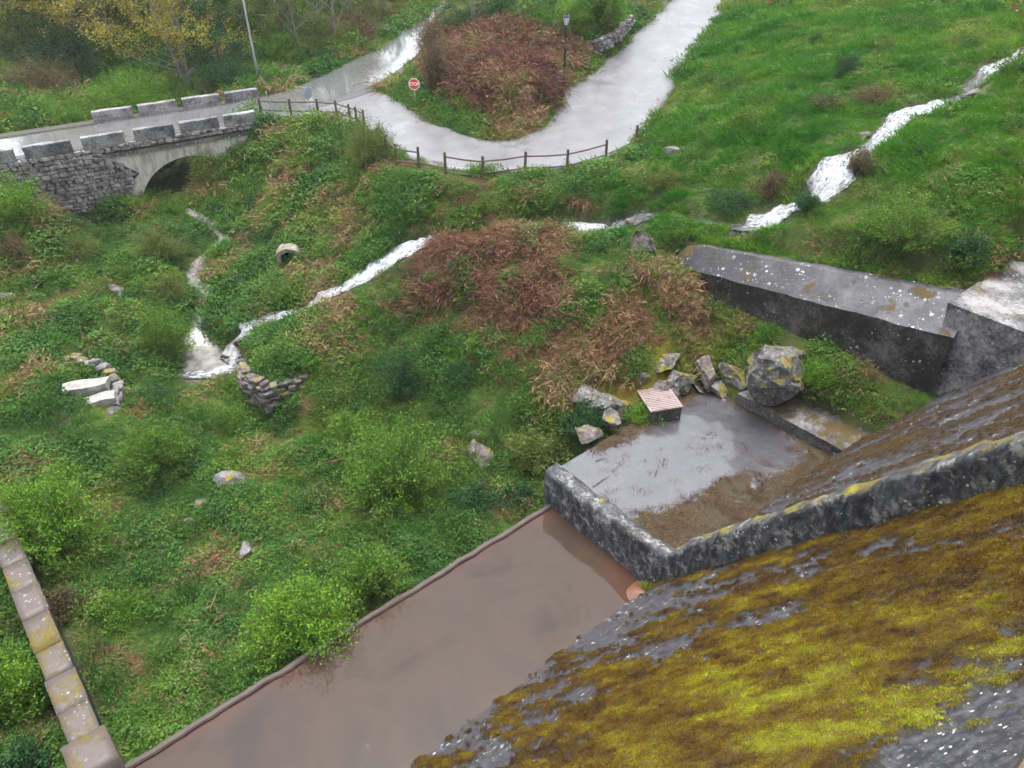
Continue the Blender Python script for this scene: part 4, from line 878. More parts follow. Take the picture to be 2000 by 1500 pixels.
# ---- little arched culvert mouth in the bank
EXCL += [(*P(566, 520, -4)[:2], .5), (*P(570, 535, -4.1)[:2], .4)] + [(*P(x_, y_, z_)[:2], .65) for x_, y_, z_ in ((470, 690, -6), (445, 715, -6.3), (410, 720, -6.4), (500, 640, -5), (600, 605, -4.4), (640, 580, -4))]
p = P(566, 512, -3.95); p[2] = gz(p[0], p[1]) - .02; cv = empty('culvert_outlet', p, R(12)); tag(cv, 'small mossy stone culvert mouth in the grass bank', 'culvert')
MAT['culv'] = mat_rock('culvert_stone', (.10, .09, .075), (.25, .22, .18), .4, .5)
mb = MB(); tt = np.linspace(0, math.pi, 13)
for a0, a1 in zip(tt, tt[1:]):
    q = [(.40 * math.cos(a0), .40 * math.sin(a0) * .55 + .52), (.40 * math.cos(a1), .40 * math.sin(a1) * .55 + .52), (.62 * math.cos(a1), .66 * math.sin(a1) * .62 + .52), (.62 * math.cos(a0), .66 * math.sin(a0) * .62 + .52)]
    mb.prism([(x, -.25, z) for x, z in q], [(x, .45, z) for x, z in q])
bmesh.ops.remove_doubles(mb.b, verts=mb.b.verts, dist=.001); mb.rough(2, .04, 3.); mb.build('arch', MAT['culv'], cv)
for sx in (-1, 1):
    mb = MB(); mb.box(min(sx * .40, sx * .60), max(sx * .40, sx * .60), -.22, .45, -.5, .54); mb.rough(3, .04, 3.); mb.build('jamb', MAT['culv'], cv)
mb = MB(); mb.box(-.42, .42, .30, .40, -.5, .72); mb.build('back', plain('painted_dark', (.01, .01, .01), .9), cv)  # black sheet standing in for the shade inside the culvert mouth
# ---- mossy coping wall in the lower left corner
mw = empty('coping_wall', D(-1.5, 18, -7)); tag(mw, 'mossy stone capped wall running from the basin corner into the bushes', 'wall')
mb = MB(); mb.prism([D(-1.85, 14.3, -9), D(-1.15, 14.3, -9), D(-1.15, 26, -9), D(-1.85, 26, -9)], [D(-1.85, 14.3, -5.18), D(-1.15, 14.3, -5.18), D(-1.15, 26, -5.18), D(-1.85, 26, -5.18)]); keepto(mb.build('wall', MAT['wall_front']), mw)
t0 = 15.35; rs = random.Random(3)
while t0 < 25.5:
    L = rs.uniform(1.0, 1.5); mb = MB(); z1 = -5.0 + rs.uniform(-.015, .015); w0 = -1.86 + rs.uniform(-.03, .02); w1 = -1.12 + rs.uniform(-.02, .03)
    mb.prism([D(w0, t0, -5.2), D(w1, t0, -5.2), D(w1, t0 + L - .02, -5.2), D(w0, t0 + L - .02, -5.2)], [D(w0, t0, z1), D(w1, t0, z1), D(w1, t0 + L - .02, z1), D(w0, t0 + L - .02, z1)]); mb.bevel(.03, 1); mb.rough(3, .02, 3, t0); keepto(mb.build('coping_stone', MAT['coping'], smooth=True), mw); t0 += L
mb = MB(); mb.prism([D(-2.1, 14.1, -9), D(-.95, 14.1, -9), D(-.95, 15.34, -9), D(-2.1, 15.34, -9)], [D(-2.05, 14.15, -4.82), D(-1.0, 14.15, -4.82), D(-1.0, 15.3, -4.82), D(-2.05, 15.3, -4.82)]); mb.bevel(.06, 2); mb.rough(3, .04, 2); keepto(mb.build('pier', MAT['coping'], smooth=True), mw)
mb = MB(); mb.prism([D(-3.0, 14.1, -9), D(-2.09, 14.1, -9), D(-2.09, 14.95, -9), D(-3.0, 14.95, -9)], [D(-3.0, 14.1, -5.15), D(-2.09, 14.1, -5.1), D(-2.09, 14.95, -5.1), D(-3.0, 14.95, -5.15)]); mb.bevel(.05, 2); mb.rough(3, .04, 2); keepto(mb.build('buttress', MAT['coping'], smooth=True), mw)

# ---- rocks and boulders (photo x, y, size, label)
def rock(px, py, dx, dy, dz, seed, label, mat='rock', rz=0., name='boulder', cat='rock', sink=.35, group=None, tilt=0., sub=4):
    p = GP(px, py); me = stone_mesh(name, dx, dy, dz, seed, sub); o = link(name, me, MAT[mat]); o.location = (p[0], p[1], p[2] + dz * (1 - sink) * .5); o.rotation_euler = (tilt, tilt * .6, rz)
    EXCL.append((p[0], p[1], max(dx, dy) * .75)); return tag(o, label, cat, group)
# large lichen outcrop by the wall: slanting slab rocks
rock(1525, 735, 1.7, 1.15, 1.5, 3, 'big slanting boulder crusted with white lichen below the dark wall', 'lichen_rock', R(20), sink=.6, tilt=.6)
rock(1478, 770, .75, .95, .7, 5, 'white lichened rock at the foot of the slanting boulder', 'lichen_rock', R(40), sink=.4)
rock(1300, 712, .7, .45, .42, 6, 'dark broken rock with yellow moss uphill of the hatch box', 'lichen_rock', R(15))
rock(1362, 770, .6, .65, .5, 8, 'dark cleft rock beside the hatch box', 'schist', R(70), tilt=.4)
rock(1402, 768, .5, .55, .45, 9, 'grey wedge rock by the platform corner', 'rock', R(30), tilt=.3)
rock(1425, 720, .28, .22, .14, 10, 'flat grey stone in the mossy grass', 'rock')
rock(1258, 742, .24, .28, .34, 12, 'upright pointed grey stone behind the hatch box', 'rock', tilt=.25)
rock(1192, 800, 1.45, 1., .95, 13, 'broad whitish outcrop overgrown with ivy beside the hatch box', 'lichen_rock', R(10), sink=.8)
rock(1150, 770, .8, .5, .5, 14, 'mossy shoulder of rock above the ivy clad outcrop', 'rock', R(60), sink=.8)
rock(1258, 485, .85, .7, .65, 15, 'brown mossy boulder beside the small waterfall at the wall end', 'schist', R(-35), sink=.5)
rock(452, 940, .95, .6, .55, 16, 'large purplish grey boulder in the scrub with yellow lichen', 'rock', R(10), sink=.35)
rock(490, 1085, .42, .45, .35, 17, 'pale veined boulder among low weeds', 'rock', R(40), sink=.4)
rock(300, 1045, .32, .30, .22, 18, 'small dark grey rock in nettles', 'rock')
rock(392, 985, .45, .35, .22, 19, 'low reddish grey slab among ground plants', 'schist')
rock(370, 1022, .30, .25, .20, 20, 'small grey stone below the reddish slab', 'rock')
rock(365, 1135, .32, .28, .25, 21, 'mossy brown stone in the ivy', 'schist')
rock(945, 895, .45, .7, .35, 22, 'long reddish rock in the scrub above the basin', 'schist', R(25), tilt=.2)
rock(930, 850, .28, .22, .16, 23, 'small pinkish stone on the slope', 'rock'); rock(1080, 715, .18, .4, .18, 24, 'narrow purple grey rock standing in the dead bracken', 'rock', tilt=.3)
rock(1085, 680, .16, .16, .14, 25, 'round grey stone in the dead bracken', 'rock'); rock(1155, 692, .2, .14, .12, 26, 'small slaty stone in short grass', 'rock')
rock(96, 634, .22, .2, .22, 27, 'round cream coloured stone in the scrub', 'white_stone', sink=.2); rock(108, 658, .22, .2, .2, 28, 'grey stone just below the cream coloured one', 'rock'); rock(125, 652, .15, .12, .13, 29, 'little grey stone beside larger one on the slope', 'rock')
rock(230, 570, .42, .35, .32, 30, 'blue grey block on top of the rock pile by the brook', 'rock', R(20)); rock(190, 572, .25, .25, .2, 31, 'brown stone at the side of the rock pile by the brook', 'schist'); rock(235, 585, .3, .35, .25, 32, 'yellow lichened stone at the foot of the rock pile by the brook', 'lichen_rock'); rock(112, 577, .2, .2, .22, 33, 'small upright stone in the shrubs', 'rock')
rock(15, 585, .5, .3, .2, 34, 'pale flat rocks breaking through reddish soil', 'white_stone', R(-20)); rock(40, 592, .3, .2, .14, 35, 'white stone fragment in reddish soil', 'white_stone'); rock(5, 620, .3, .25, .18, 36, 'white cobble at the edge of the scrub', 'white_stone'); rock(25, 668, .55, .3, .14, 37, 'long flat grey slab lying in grass', 'rock', R(-15))
rock(585, 462, .42, .28, .26, 38, 'grey boulder on the bank above the culvert mouth', 'rock'); rock(500, 492, .15, .13, .14, 39, 'white pebble on the bank near the culvert', 'white_stone'); rock(575, 512, .16, .14, .12, 40, 'pale stone below the culvert mouth', 'white_stone'); rock(660, 282, .28, .22, .18, 41, 'small dark stone beside the round bush', 'rock'); rock(873, 356, .26, .18, .16, 42, 'dark stone in short grass below the fence', 'rock'); rock(695, 495, .3, .25, .25, 43, 'mossy brown rock beside the rushing stream', 'schist'); rock(735, 488, .28, .2, .2, 44, 'flat golden stone beside the rushing stream', 'schist')
rock(442, 698, .40, .32, .30, 45, 'rounded pinkish boulder wet at the foot of the waterfall', 'white_stone', sink=.35); rock(478, 712, .30, .30, .28, 46, 'black wet rock at the foot of the waterfall', 'black_iron', sink=.3)
rock(1031, 192, .35, .3, .35, 47, 'round blue grey boulder on the edge of red bracken', 'rock', sink=.2); rock(1462, 212, .3, .2, .14, 48, 'pale stone in hillside grass', 'white_stone'); rock(1440, 235, .25, .3, .3, 49, 'grey stones on the grassy slope', 'rock'); rock(1412, 246, .3, .2, .15, 50, 'dark flat stone on the grassy slope', 'rock'); rock(1310, 300, .5, .3, .3, 51, 'grey rock on the verge beside the fence end', 'rock'); rock(1270, 262, .22, .18, .18, 52, 'brown stone at the road verge', 'schist'); rock(1363, 320, .14, .12, .12, 53, 'white stone in grass under the hillside', 'white_stone'); rock(1905, 185, .7, .2, .2, 54, 'long dark ledge of rock beside the upper cascade', 'rock', R(25)); rock(1690, 268, .3, .25, .25, 55, 'wet dark rock beside the cascade', 'schist'); rock(1230, 440, .3, .3, .3, 56, 'dark wet rock under the small waterfall', 'schist')
for i, (s__, t__, q_) in enumerate(((16.6, 15.1, .55), (17.6, 15.2, .6), (20.4, 15.1, .6), (21.4, 15.0, .7), (22.5, 14.5, .65), (23.2, 13.6, .6))):
    x_, y_, _ = D(s__, t__, 0); me = stone_mesh('mossy_rock', q_, q_ * .8, q_ * .8, 200 + i, 4); o = link('mossy_rock', me, MAT['lichen_rock' if i % 2 else 'schist']); o.location = (x_, y_, -4.25 + .1 * i); o.rotation_euler.z = i * 1.1
    tag(o, ['brown mossy rock at the edge of the platform beside ivy', 'lichened rock behind the leaf strewn platform edge', 'dark mossy rock beyond the hatch box', 'lichened rock at the far edge of the platform', 'dark mossy rock at the platform corner', 'lichened rock beside the mossy ledge'][i], 'rock'); EXCL.append((x_, y_, q_ * .6))
# two long pale cut stones lying on the ruined wall
def cut_stone(px, py, lx, ly, lz, rz, label, seed, mat='white_stone'):
    p = GP(px, py); mb = MB(); mb.box(-lx / 2, lx / 2, -ly / 2, ly / 2, 0, lz); mb.bevel(.06, 2); mb.rough(3, .07, 2.4, seed); o = mb.build('cut_stone', MAT[mat]); o.location = (p[0], p[1], p[2] + .1); o.rotation_euler = (R(4), R(-3), rz); EXCL.append((p[0], p[1], lx * .5)); return tag(o, label, 'stone')
cut_stone(174, 768, 1.75, .55, .42, R(14), 'long pale cut stone lying on top of the ruined wall', 1); cut_stone(202, 792, 1.15, .5, .36, R(22), 'shorter cream cut stone leaning under the long pale one', 2)
# dry stone walls: stone by stone
def dry_wall(name, path, heights, label, mats, seed, n_course, size=(.22, .5)):
    root = empty(name, tuple(path[0])); tag(root, label, 'stone wall'); rs = random.Random(seed)
    vs = {m: [box_stone('stone', 1, 1, 1, seed * 31 + i, .17, .17) for i in range(6)] for m in mats}
    for m in mats:
        for v in vs[m]: v.materials.append(MAT[m])
    path = np.array(path, float); d = np.r_[0, np.cumsum(np.linalg.norm(np.diff(path[:, :2], axis=0), axis=1))]
    z0 = 0.
    for c in range(n_course):
        hh = rs.uniform(.16, .26); q = rs.uniform(0, .2)
        while q < d[-1]:
            w = rs.uniform(*size); x, y, z = [np.interp(q + w / 2, d, path[:, k]) for k in range(3)]; H = np.interp(q + w / 2, d, heights); i = min(np.searchsorted(d, q + w / 2), len(d) - 1); dd = path[i] - path[i - 1] if i > 0 else path[1] - path[0]
            if z0 < H:
                o = bpy.data.objects.new('stone', rs.choice(vs[rs.choice(mats)])); COL.objects.link(o); o.parent = root
                o.location = Vector((x + rs.uniform(-.06, .06), y + rs.uniform(-.06, .06) + z0 * .12, z + z0 + hh / 2)) - Vector(root.location); o.rotation_euler = (rs.uniform(-.12, .12), rs.uniform(-.12, .12), math.atan2(dd[1], dd[0]) + rs.uniform(-.15, .15)); o.scale = (w * 1.05, rs.uniform(.3, .5), hh * 1.12)
                if c == 0: EXCL.append((x, y, .25))
            q += w
        z0 += hh * .97
    return root
def at(L): return [P(*q) for q in L]
dry_wall('ruined_stone_wall', at([(112, 712, -5.15), (150, 716, -5.3), (195, 735, -5.5), (225, 757, -5.9), (240, 790, -6.15), (232, 830, -6.1), (220, 850, -6.1)]), [.3, .45, .6, .9, 1.0, .9, .4], 'ruined grey stone wall corner under the pale cut stones', ['rock', 'lichen_rock'], 5, 5, (.28, .6))
dry_wall('dry_stone_wall', [q - np.array((0, .5, -.15)) for q in at([(485, 735, -6.2), (500, 775, -6.4), (535, 795, -6.5), (570, 775, -6.2), (600, 750, -5.7)])], [1.1, 1.25, 1.3, .9, .45], 'dry stone wall of dark schist under the grassy knoll by the waterfall', ['schist', 'schist', 'rock'], 6, 7, (.25, .6))
dry_wall('low_stone_wall', at([(1060, 205, .5), (1078, 188, .85), (1092, 168, 1.05)]), [.5, .9, .8], 'low rubble wall beside the lamp post', ['rubble', 'white_stone'], 7, 4, (.2, .4))
dry_wall('low_stone_wall', at([(1145, 105, 1.75), (1175, 100, 1.95), (1205, 82, 2.2), (1232, 52, 2.7)]), [.7, .9, .8, .8], 'lichened rubble wall on the bank above the climbing road', ['rubble', 'rock'], 8, 4, (.25, .5))
# debris sticks on the platform
for i, (s_, t_, L, a_) in enumerate(((15.2, 13.2, .9, .7), (14.7, 12.6, .5, 2.3), (20.6, 11.2, .5, 1.9), (16.0, 14.0, .5, .3), (17.0, 12.3, .35, 1.2))):
    mb = MB(); c = Vector(D(s_, t_, -4.46)); d_ = Vector((math.cos(a_), math.sin(a_), 0)) * L / 2; mb.tube([c - d_, c + Vector((.04, .06, .01)), c + d_ + Vector((0, 0, .02))], [.016, .014, .006], 6); tag(mb.build('twig', MAT['twig']), ['longest bent dead twig lying on the wet platform', 'dead twig beside the platform rim', 'dead twig near the ledge of the platform', 'dead twig by the outer edge of the platform', 'shortest dead twig in the middle of the platform'][i], 'twig')

# ================================================================== PLANTS
def unit(v): return v / np.maximum(np.linalg.norm(v, axis=-1, keepdims=True), 1e-9)
def kites(base, d, length, width, nrm=None, bend=0., rng=RNG):
    """one four-cornered leaf or blade per row: base, left, tip, right"""
    n = len(base); d = unit(d)
    if nrm is None: nrm = rng.normal(size=(n, 3))
    side = unit(np.cross(d, nrm)); length = np.broadcast_to(length, (n,))[:, None]; width = np.broadcast_to(width, (n,))[:, None]
    mid = base + d * length * .5; tip = base + d * length
    if bend: tip = tip + np.c_[np.zeros((n, 2)), -np.ones(n)] * length * bend; tip = tip + unit(d * (1, 1, 0) + 1e-6) * length * bend * .5
    V = np.stack([base, mid + side * width / 2, tip, mid - side * width / 2], 1).reshape(-1, 3)
    return V, np.arange(4 * n).reshape(n, 4)
def join(parts):
    Vs, Fs, o = [], [], 0
    for V, F in parts: Vs.append(V); Fs.append(F + o); o += len(V)
    return np.vstack(Vs), np.vstack(Fs)
def leaf_mesh(name, V, F, mat, rng=RNG):
    me = mesh_np(name, V, F, dict(leafrnd=np.repeat(rng.random(len(F)), 4))); me.materials.append(mat); return me
def proto(name, V, F, mat): return bpy.data.objects.new(name, leaf_mesh(name, V, F, mat))
def grass_tuft(n, r, h, w, seed, flat=.35):
    g = np.random.default_rng(seed); a = g.uniform(0, 6.28, n); q = np.sqrt(g.random(n)) * r
    base = np.c_[q * np.cos(a), q * np.sin(a), np.full(n, -.03)]; d = np.c_[np.cos(a + g.normal(0, .8, n)) * flat * g.random(n) * 2, np.sin(a + g.normal(0, .8, n)) * flat * g.random(n) * 2, np.ones(n)]
    return kites(base, d, h * g.uniform(.55, 1.25, n), w * g.uniform(.7, 1.3, n), bend=.22, rng=g)
def leaf_clump(n, r, h, ls, seed):
    g = np.random.default_rng(seed); a = g.uniform(0, 6.28, n); q = np.sqrt(g.random(n)) * r; zz = h * (1 - (q / r)**2 * .7) * g.uniform(.25, 1.05, n)
    base = np.c_[q * np.cos(a), q * np.sin(a), zz - .02]; d = np.c_[np.cos(a + g.normal(0, 1, n)), np.sin(a + g.normal(0, 1, n)), g.normal(.1, .5, n)]
    nr = np.c_[g.normal(0, .45, (n, 2)), np.ones(n)]
    return kites(base, d, ls * g.uniform(.6, 1.35, n), ls * .62 * g.uniform(.7, 1.2, n), nr, .12, g)
def bracken_clump(n, L, seed, lie=.25):
    g = np.random.default_rng(seed); a = g.uniform(0, 6.28, n); base = np.c_[g.normal(0, .16, (n, 2)), g.uniform(0, .16, n)]
    d = unit(np.c_[np.cos(a), np.sin(a), g.normal(lie, .35, n)]); ln = L * g.uniform(.45, 1.25, n)
    st = kites(base, d, ln, .016, bend=.18, rng=g)
    m = n * 3; i = g.integers(0, n, m); f = g.random(m)[:, None]; b2 = base[i] + d[i] * (ln[i][:, None]) * f + g.normal(0, .02, (m, 3)); d2 = unit(d[i] + g.normal(0, .9, (m, 3)) - np.array((0, 0, .35)))
    return join([st, kites(b2, d2, g.uniform(.08, .22, m), .022, bend=.2, rng=g)])
PG = [proto('grass_tuft', *grass_tuft(46, .20, .20, .022, i), MAT['grass']) for i in range(4)] + [proto('grass_tuft', *grass_tuft(40, .24, .32, .022, 10 + i, .6), MAT['grass']) for i in range(2)]
PL = [proto('leaf_clump', *leaf_clump(120, .28, .22, .046, 20 + i), MAT['broadleaf']) for i in range(4)] + [proto('leaf_clump', *leaf_clump(100, .30, .32, .062, 30 + i), MAT['broadleaf']) for i in range(2)]
PB = [proto('bracken_clump', *bracken_clump(26, .55, 40 + i), MAT['bracken']) for i in range(4)] + [proto('bracken_clump', *bracken_clump(24, .8, 50 + i, -.25), MAT['bracken']) for i in range(2)]
def litter_patch(n, seed):
    g = np.random.default_rng(seed); b = np.c_[g.normal(0, .13, (n, 2)), g.uniform(.0, .025, n)]; a = g.uniform(0, 6.28, n); d = np.c_[np.cos(a), np.sin(a), g.normal(0, .25, n)]
    return kites(b, d, g.uniform(.03, .08, n), g.uniform(.018, .04, n), np.c_[g.normal(0, .4, (n, 2)), np.ones(n)], rng=g)
PLI = [proto('litter_patch', *litter_patch(22, 60 + i), MAT['litter']) for i in range(4)]
def moss_tuft(n, seed):
    g = np.random.default_rng(seed); b = np.c_[g.normal(0, .022, (n, 2)), np.full(n, -.006)]; d = np.c_[g.normal(0, .55, (n, 2)), np.ones(n)]
    return kites(b, d, g.uniform(.012, .035, n), g.uniform(.006, .012, n), rng=g)
PM = [proto('moss_tuft', *moss_tuft(20, 80 + i), MAT['moss_fuzz']) for i in range(4)]

def scatter(name, protos, pos, rot, scl, tone, label=None, cat=None):
    n = len(pos); me = bpy.data.meshes.new(name); me.vertices.add(n); me.vertices.foreach_set('co', np.asarray(pos, np.float32).ravel())
    for nm, ty, key, arr in (('rot', 'FLOAT_VECTOR', 'vector', rot), ('scl', 'FLOAT', 'value', scl), ('tone', 'FLOAT', 'value', tone)):
        at_ = me.attributes.new(nm, ty, 'POINT'); at_.data.foreach_set(key, np.asarray(arr, np.float32).ravel())
    ii = me.attributes.new('pick', 'INT', 'POINT'); ii.data.foreach_set('value', RNG.integers(0, len(protos), n).astype(np.int32))
    o = bpy.data.objects.new(name, me); COL.objects.link(o); me.materials.append(protos[0].data.materials[0])
    ng = bpy.data.node_groups.new(name + '_scatter', 'GeometryNodeTree'); ng.interface.new_socket('Geometry', in_out='INPUT', socket_type='NodeSocketGeometry'); ng.interface.new_socket('Geometry', in_out='OUTPUT', socket_type='NodeSocketGeometry')
    N = ng.nodes; Lk = ng.links; gi = N.new('NodeGroupInput'); go = N.new('NodeGroupOutput'); g2 = N.new('GeometryNodeGeometryToInstance')
    for p in reversed(protos):
        oi = N.new('GeometryNodeObjectInfo'); oi.inputs['Object'].default_value = p; oi.inputs['As Instance'].default_value = True; Lk.new(oi.outputs['Geometry'], g2.inputs[0]) if False else None
        p['_n'] = oi.name
    jn = N.new('GeometryNodeJoinGeometry')
    for p in reversed(protos): Lk.new(N[p['_n']].outputs['Geometry'], jn.inputs[0])
    ip = N.new('GeometryNodeInstanceOnPoints'); ip.inputs['Pick Instance'].default_value = True
    def na(nm, ty):
        q = N.new('GeometryNodeInputNamedAttribute'); q.data_type = ty; q.inputs[0].default_value = nm; return q.outputs[0]
    mp = N.new('GeometryNodeMeshToPoints'); Lk.new(gi.outputs[0], mp.inputs[0]); Lk.new(mp.outputs[0], ip.inputs['Points'])
    Lk.new(jn.outputs[0], ip.inputs['Instance']); Lk.new(na('pick', 'INT'), ip.inputs['Instance Index']); Lk.new(na('scl', 'FLOAT'), ip.inputs['Scale'])
    er = N.new('FunctionNodeEulerToRotation'); Lk.new(na('rot', 'FLOAT_VECTOR'), er.inputs[0]); Lk.new(er.outputs[0], ip.inputs['Rotation']); Lk.new(ip.outputs[0], go.inputs[0])
    md = o.modifiers.new('scatter', 'NODES'); md.node_group = ng
    return tag(o, label, cat, kind='stuff')

# ---- where each kind grows
def wpoly(L): return np.array([GP(*q) for q in L])
HILL = wpoly([(1260, 335), (1285, 240), (1330, 170), (1440, 8), (1700, 6), (1995, 6), (1995, 250), (1995, 500), (1850, 552), (1340, 468), (1230, 470), (1090, 450), (1120, 395), (1190, 350)])
REDB = wpoly([(852, 75), (900, 52), (1000, 48), (1110, 55), (1118, 100), (1088, 165), (1062, 205), (1042, 244), (985, 240), (900, 205), (862, 165)])
MOUND = wpoly([(800, 490), (900, 466), (1010, 462), (1110, 478), (1115, 560), (1090, 660), (1000, 640), (900, 610), (800, 590), (770, 540)])
MOUND2 = wpoly([(760, 560), (900, 600), (1060, 660), (1250, 560), (1310, 560), (1330, 600), (1200, 700), (1050, 740), (900, 700), (720, 650)])
BAND = wpoly([(860, 380), (1050, 375), (1160, 380), (1150, 420), (1050, 432), (900, 455), (830, 450)])
MOSSG = wpoly([(1150, 600), (1350, 560), (1470, 620), (1470, 720), (1420, 780), (1300, 750), (1170, 740), (1180, 680)])
ALC = wpoly([(1530, 630), (1800, 760), (1800, 800), (1650, 800), (1560, 770), (1600, 700)])
def soft(x, y, L, r=1.): 
    d, _ = seg_dist(x, y, np.vstack([L, L[:1]])); i = in_poly(x, y, L); return sstep(-r, r, np.where(i, d, -d))
def masks(x, y):
    s, t = to_st(x, y); a, b = to_ab(x, y)
    ok = ~in_poly(x, y, POLY_SIDE) & ~in_poly(x, y, POLY_MAIN)
    ok &= ~((s > -2.2) & (s < 14.2) & (t < 14.85)) & ~((s > 13.2) & (s < 22.7) & (t < 14.9)) & ~((s > 22.4) & (s < 23.9) & (t < 12.4)) & ~((t < 8.0) & (s < 23.8)) & ~((t < 7.3) & (s >= 23.8) & (s < 25.9)) & ~((t < 8.0) & (s >= 25.9) & (s < 31.5)) & ~((s > -2.3) & (s < -.8) & (t < 26))
    u = (t - 7.6) / 11.15; ok &= ~((u > -.1) & (u < .99) & (s > 25.35 - .85 * u) & (s < 27.7 - 2.0 * u))
    ok &= ~((a > -18) & (a < 11.3) & (b > -.1) & (b < 5.7))
    for k, L in STREAMS.items():
        m = (x > L[:, 0].min() - 2) & (x < L[:, 0].max() + 2) & (y > L[:, 1].min() - 2) & (y < L[:, 1].max() + 2)
        d, i = seg_dist(x[m], y[m], L[::3]); wi = np.interp(i, np.arange(len(L[::3])), L[::3, 3]); fo = np.interp(i, np.arange(len(L[::3])), L[::3, 4]); q = ok[m]; q &= d > np.where(fo > .15, wi * (.75 + .4 * fbm(x[m] * 1.5, y[m] * 1.5, 808)) + .16, wi * .95); ok[m] = q
    for ex, ey, r in EXCL: ok &= (x - ex)**2 + (y - ey)**2 > r * r
    return ok
def visible(x, y, z, mg=170):
    dz = CAMZ - z; f = y * math.cos(PITCH) + dz * math.sin(PITCH); u = y * math.sin(PITCH) - dz * math.cos(PITCH)
    px = 1000 + FPX * x / f; py = 750 - FPX * u / f; return (f > 1) & (px > -mg) & (px < 2000 + mg) & (py > -mg * .6) & (py < 1500 + mg)
n = 520000
X = RNG.uniform(-46, 46, n); Y = RNG.uniform(4, 92, n); Zp = gzv(X, Y); vis = visible(X, Y, Zp); X, Y, Zp = X[vis], Y[vis], Zp[vis]
dist = np.sqrt(X**2 + Y**2 + (CAMZ - Zp)**2); kp = RNG.random(len(X)) < np.clip((34 / dist)**1.6, .1, 1); X, Y, Zp, dist = X[kp], Y[kp], Zp[kp], dist[kp]
ok = masks(X, Y); X, Y, Zp, dist = X[ok], Y[ok], Zp[ok], dist[ok]
hill, redb, mound, mound2, band, mossg, alc = [soft(X, Y, L, r) for L, r in ((HILL, 1.), (REDB, .5), (MOUND, .9), (MOUND2, 1.), (BAND, .8), (MOSSG, .9), (ALC, .4))]
e1 = fbm(X / 2.6, Y / 2.6, 101); e2 = fbm(X / .9, Y / .9, 202); e3 = fbm(X / 6, Y / 6, 303, 3); rn = RNG.random(len(X))
mo, mu, li = att(X, Y)
wb = np.clip(redb * 3.2 + mound * sstep(.30, .56, e2 * .6 + e1 * .4) * 2.6 + mound2 * sstep(.44, .58, e2 * .5 + e1 * .5) * 1.6 + band * sstep(.44, .58, e2 * .6 + e1 * .4) * 1.5, 0, 4)
base_low = (1 - hill) * (1 - redb)
wb = wb + base_low * sstep(.56, .67, e1 * .45 + e2 * .55) * 1.0 + base_low * .02
wb = wb + hill * sstep(.70, .78, e1 * .5 + e2 * .5) * .15
wg = hill * (1.5 - .9 * sstep(.55, .66, e2)) + base_low * (.45 + .8 * sstep(.48, .6, e3 * .5 + e1 * .5)) * (1 - mound * .5) + mossg * .7 + alc * .6 + (Y > 46) * .6
wl_ = hill * .45 * sstep(.5, .62, e1 * .5 + e2 * .5) + base_low * (.35 + 1.3 * sstep(.55, .42, e3 * .45 + e1 * .55)) * (1 - mound * .75) * (1 - mossg * .75) * (1 - mound2 * .4) + alc * 1.0 + .0
wl_ = np.maximum(wl_, 0) + redb * sstep(.55, .66, e2) * 1.6; wg = wg + redb * sstep(.56, .66, e1) * 1.2
tot = wb + wg + wl_; keepd = np.clip(.55 + .5 * tot, 0, 1) * (1 - .45 * sstep(.35, .8, mo)) * (1 - .88 * sstep(.35, .7, li)); kk = RNG.random(len(X)) < keepd
pick = rn * tot; kb = kk & (pick < wb); kg = kk & (pick >= wb) & (pick < wb + wg); kl = kk & (pick >= wb + wg)
def rots(n, tilt=.18): return np.c_[RNG.normal(0, tilt, (n, 2)), RNG.uniform(0, 6.28, n)]
far_s = np.clip(dist / 34, .85, 2.0)**.8
def put(name, protos, m, s0, s1, tone, label, cat, tilt=.18):
    q = m.sum(); scatter(name, protos, np.c_[X[m], Y[m], Zp[m]], rots(q, tilt), RNG.uniform(s0, s1, q) * far_s[m] * (.6 + .95 * sstep(.35, .66, fbm(X[m] / 1.4, Y[m] / 1.4, 404))), tone[m] + RNG.normal(0, .13, q), label, cat)
tone_g = np.clip(.41 + 1.2 * (e3 - .5) + .8 * (e1 - .5) + .08 * base_low - .16 * hill + .3 * mossg + .45 * sstep(.2, .7, mo) + .12 * band + .16 * mound2, 0, 1)
far_s = far_s * (1 - .32 * hill)
put('grass', PG, kg, .75, 1.5, tone_g, None, None)
put('ground_plants', PL, kl, .65, 1.5, np.clip(.45 + 1.7 * (e1 - .5) + .8 * (fbm(X / 1.3, Y / 1.3, 505) - .5), 0, 1), None, None)
put('dead_bracken', PB, kb, .6, 1.15, np.clip(.50 + 1.5 * (e2 - .5) + .8 * (e1 - .5) + .05 * mound, 0, 1), None, None, .3)
# brown leaves by the roads, on the platform and at the foot of the dam
c = []
for px, py, z, r, w in LITB:
    q = P(px, py, z); k = int(150 * r * r); a = RNG.normal(0, r * .62, (k, 2)); c.append(np.c_[q[0] + a[:, 0], q[1] + a[:, 1]])
c = np.vstack(c); d1, _ = seg_dist(c[:, 0], c[:, 1], oe[::3]); d2, _ = seg_dist(c[:, 0], c[:, 1], ie[::3]); ins = in_poly(c[:, 0], c[:, 1], POLY_SIDE); m = ~ins | ((np.minimum(d1, d2) < .55) & (RNG.random(len(c)) < .6)); c = c[m]
rzv = road_z(c[:, 0], c[:, 1]); zz = np.maximum(gzv(c[:, 0], c[:, 1]) + .01, np.where(in_poly(c[:, 0], c[:, 1], POLY_SIDE), rzv + .01, -99)); L1 = np.c_[c, zz]
k = 9000; s_ = RNG.uniform(14.65, 22.5, k); t_ = RNG.uniform(8.0, 14.65, k); rimv = np.exp(-((14.7 - t_) / .55)**2) * sstep(15.5, 17, s_) + np.exp(-((s_ - 22.6) / .35)**2) * .8
